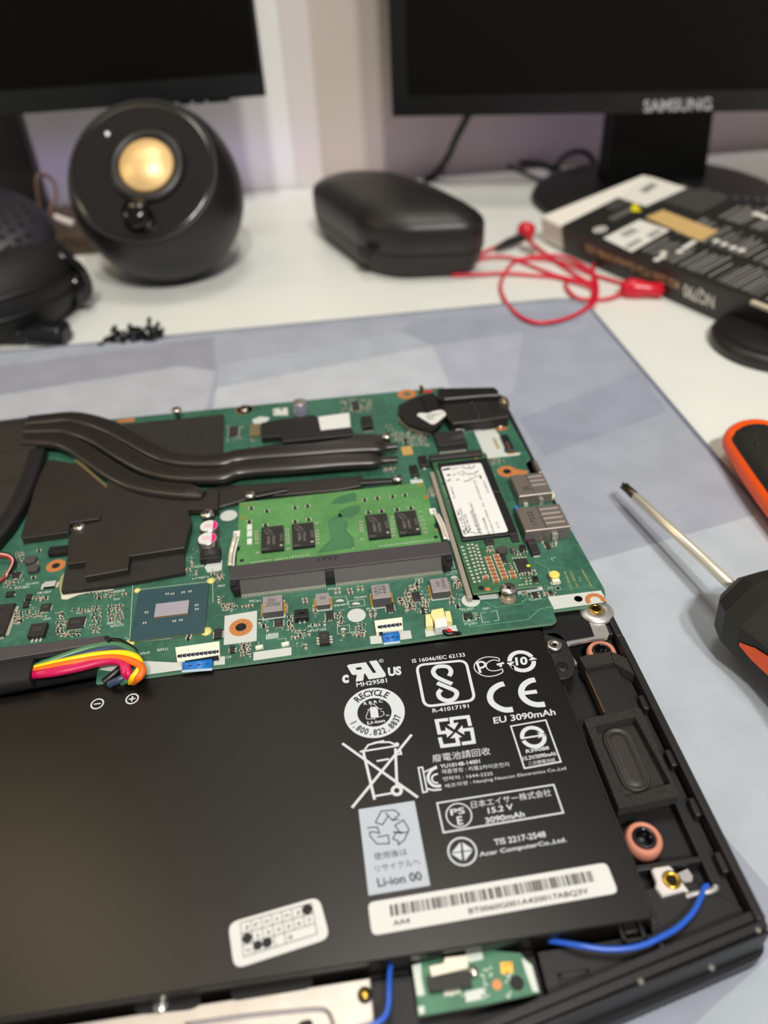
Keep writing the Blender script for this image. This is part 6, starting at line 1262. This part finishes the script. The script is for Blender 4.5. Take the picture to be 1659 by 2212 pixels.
# fan at the left with its curved housing
fan = thing('cooling_fan', 'black cooling fan cover with a curved rim at the left edge of the board', 'fan', (-165, 60, 12))
FZ = 24.4
MB(mat('fan_cover', (58, 52, 46), .45, noise=(150, .06))).prism(poly(c3, [(-300, 330), (0, 285), (330, 240), (262, 300), (238, 420), (222, 455), (195, 470), (185, 560), (175, 640), (140, 640), (60, 800), (0, 905), (-300, 1050)], FZ), 20.2, FZ, bevel=.2).build('cover', fan)
MB(TAPE).prism(poly(c3, [(-300, 300), (0, 262), (330, 222), (450, 222), (440, 240), (330, 244), (0, 290), (-300, 332)], FZ + .4), 20.2, FZ + .4).build('rear_rim', fan)
sd2 = [c3(x, y, 22.6) for x, y in ((245, 470), (222, 560), (190, 650), (130, 790), (60, 910), (0, 990), (-120, 1110), (-300, 1200))]
MB(BLKD).tube(sd2, 3.6, rz=2.4, n=12).build('curved_rim', fan)
ln_ = MB(BLKD)
for P in ([(-200, 660), (0, 648), (150, 636)], [(-200, 480), (0, 466), (160, 448)]): ln_.stroke(poly(c3, P, FZ + .03), .35, FZ + .03)
ln_.build('cover_seam', fan)
MB(SOLDER).lathe(c3(215, 372, FZ), [(1.3, 0), (1.1, .5), (.5, .8), (0, .9)], n=14).build('rivet', fan)
MB(mat('edge_glint_gold', (104, 90, 58), .5)).prism(poly(c3, [(470, 512), (500, 512), (690, 680), (692, 698), (660, 672)], HZ + .9), HZ + .3, HZ + .9).build('pipe_edge_glint', hsk)  # gold strip painting the warm highlight along the lowest pipe's edge
# fan lead with pink and black wires
fl_ = thing('fan_lead', 'thin black and pink fan wires looping in from the left frame edge', 'wire', (-150, 20, 20))
for nm_, o, m in (('black_wire', 0, WR['black']), ('pink_wire', 12, WR['pink']), ('white_wire', 22, WR['white']), ('red_wire', 30, mat('wire_maroon', (150, 40, 40), .4))):
    MB(m).tube([e5(-200, 640 + o * .6, 23), e5(0, 668 + o, 23.4), e5(110, 690 + o, 23), e5(180 - o * .8, 750 + o, 22.6), e5(150 - o, 860 + o * .6, 22), e5(80 - o, 950 + o, 21.6), e5(0 - o, 1010 + o, 21.4), e5(-120, 1050 + o, 21.4)], .55).build(nm_, fl_)

# ================================================================ hinge with the power lead
hg = thing('display_hinge', 'black hinge cover with a white sticker at the far corner of the green board', 'hinge', (45, 110, 20))
HB_ = mat('hinge_plastic', (40, 36, 33), .42, noise=(300, .08))
MB(mat('hinge_dark', (30, 28, 27), .35)).prism(poly(d6, [(0, 330), (170, 235), (330, 190), (450, 165), (600, 300), (635, 440), (560, 560), (430, 660), (130, 560), (10, 440)], 24.8), 23.5, 24.8, bevel=.25).build('left_cover', hg)
MB(HB_).prism(poly(d6, [(560, 300), (600, 240), (1130, 190), (1290, 185), (1400, 260), (1420, 470), (1060, 520), (700, 560), (640, 500)], 25.2), 20.6, 25.2, bevel=.2).build('right_cover', hg)
MB(mat('hinge_barrel', (26, 25, 25), .4)).prism(poly(d6, [(505, 120), (540, 105), (1240, 92), (1285, 130), (1290, 195), (1130, 200), (600, 245), (510, 230)], 28), 20.6, 28, bevel=.5).build('barrel', hg)
hd = MB(BLKD).flat(poly(d6, [(1135, 240), (1300, 222), (1340, 390), (1325, 410), (1215, 430)], 25.23), 25.23, BLKD)
hd.build('opening', hg)
MB(mat('bush_metal', (120, 104, 84), .35, .7)).lathe(d6(1345, 305, 24.6), [(2.4, -1.5), (2.6, 1.8), (1.4, 2.4), (0, 2.4)], n=20, ax=Vector((.8, -.3, .5))).build('bush', hg)
for k, (x, y) in enumerate(((740, 275), (940, 275), (1030, 455), (985, 355))):
    q = d6(x, y, 25.2); r = 1.9 if k != 3 else 1.4; s_ = MB(CHIPD).lathe((q.x, q.y, 0), [(r, 25.0), (r, 25.4), (r * .8, 25.55), (r * .5, 25.55), (r * .4, 25.3), (0, 25.3)], n=20); s_.build('black_screw', hg)
so_ = MB(STICKER).prism([Vector(p) for p in roundpoly(poly(d6, [(240, 455), (270, 425), (390, 432), (450, 405), (545, 388), (590, 400), (622, 445), (520, 535), (462, 572), (420, 565)], 25.0), .8)], 24.82, 25.0).build('sticker', hg)
tx_ = MB(mat('sticker_grey_ink', (96, 96, 98), .6))
for body, BL, BR, TL in (('LIUCY1', (490, 460), (590, 425), (482, 440)), ('58GR0', (360, 492), (490, 458), (350, 462)), ('A01', (385, 525), (470, 500), (375, 498))): tx_.text(body, d6(*BL, 25.03), d6(*BR, 25.03), d6(*TL, 25.03), None, .015)
tx_.build('sticker_print', so_)
MB(SILVER).prism(poly(d6, [(760, 610), (820, 570), (1062, 540), (1065, 600), (740, 640)], 22.0), 20.1, 22.0, bevel=.2).build('silver_bar', hg)
MB(TAN).prism(poly(d6, [(0, 470), (130, 560), (290, 600), (440, 660), (430, 690), (260, 650), (120, 600), (0, 500)], 22.2), 20.7, 22.2).build('foil_edge', hg)
MB(BRASS).tube([d6(290, 170, 27), d6(305, 110, 30), d6(290, 92, 31)], .9).build('contact_prong', hg)
tag(MB(WR['red']).tube([d6(330, 160, 24), d6(420, 150, 25), d6(440, 152, 24)], .55).build('power_wire'), 'short red wire peeking out behind the hinge cover', 'wire')

# ================================================================ sleeved rainbow lead and flat black connector
fb = thing('flat_connector', 'long flat black cable connector along the board edge at the frame left', 'connector', (-130, -25, 20))
bevel(MB(mat('flat_bar', (66, 62, 64), .5, bump=(900, .1))).prism(poly(c4, [(-250, 745), (0, 708), (690, 628), (718, 650), (700, 668), (0, 788), (-250, 835)], 24.2), 21.8, 24.2).build('bar', fb), .25)
MB(BLKD).prism(poly(c4, [(665, 640), (690, 628), (718, 650), (690, 668)], 24.8), 24, 24.8).build('end_catch', fb)
MB(BLK).prism(poly(c4, [(-250, 840), (0, 792), (560, 705), (625, 770), (625, 880), (0, 1000), (-250, 1050)], 19.9), 19.05, 19.9).build('skirt', fb)
rl = thing('battery_lead', 'bundle of rainbow coloured battery wires bending out of a black sleeve', 'cable', (-95, -38, 19.5))
MB(mat('woven_sleeve', (24, 22, 24), .75, bump=(2500, .8))).tube([c4(-300, 960, 22.6), c4(-60, 915, 22.6), c4(80, 890, 22.6), c4(222, 868, 22.6)], 4.4, rz=2.8, n=16).build('sleeve', rl)
for nm_, m, oy, P in (('green_wire', WR['green'], 0, [(215, 838), (340, 790), (560, 715), (720, 690), (820, 715), (880, 775), (895, 830), (850, 890), (780, 930)]),
                      ('navy_wire', WR['navy'], 0, [(215, 846), (400, 790), (600, 735), (740, 715), (840, 745), (895, 800), (860, 860), (760, 915), (700, 945)]),
                      ('black_wire', WR['black'], 0, [(215, 852), (420, 780), (600, 700), (730, 668), (800, 690), (860, 740), (820, 800), (740, 870), (665, 930)]),
                      ('yellow_wire', WR['yellow'], 0, [(210, 846), (400, 800), (600, 760), (760, 745), (855, 762), (895, 800), (896, 845), (860, 895), (835, 925)]),
                      ('orange_wire', WR['orange'], 0, [(210, 862), (400, 820), (600, 785), (730, 775), (840, 795), (902, 828), (912, 862), (890, 900), (855, 928)]),
                      ('magenta_wire', WR['magenta'], 0, [(212, 880), (330, 862), (480, 830), (600, 800), (720, 785), (785, 815), (800, 870), (820, 920)]),
                      ('magenta_wire', WR['magenta'], 0, [(214, 886), (340, 872), (500, 840), (640, 805), (740, 795), (808, 830), (825, 880), (838, 918)])):
    n = len(P); k = {'green_wire': 23.0, 'navy_wire': 22.6, 'black_wire': 22.2, 'yellow_wire': 24.4, 'orange_wire': 24.9, 'magenta_wire': 24.6}[nm_]; e = k > 24; zs_ = [22.8] + [k] * (n - 4) + ([k - .1, k - .9, 20.6] if e else [k - .2, k - .5, 20.6])
    MB(m).tube([c4(x, y, z) for (x, y), z in zip(P, zs_)], 1.12, n=12, smooth_path=8).build(nm_, rl)
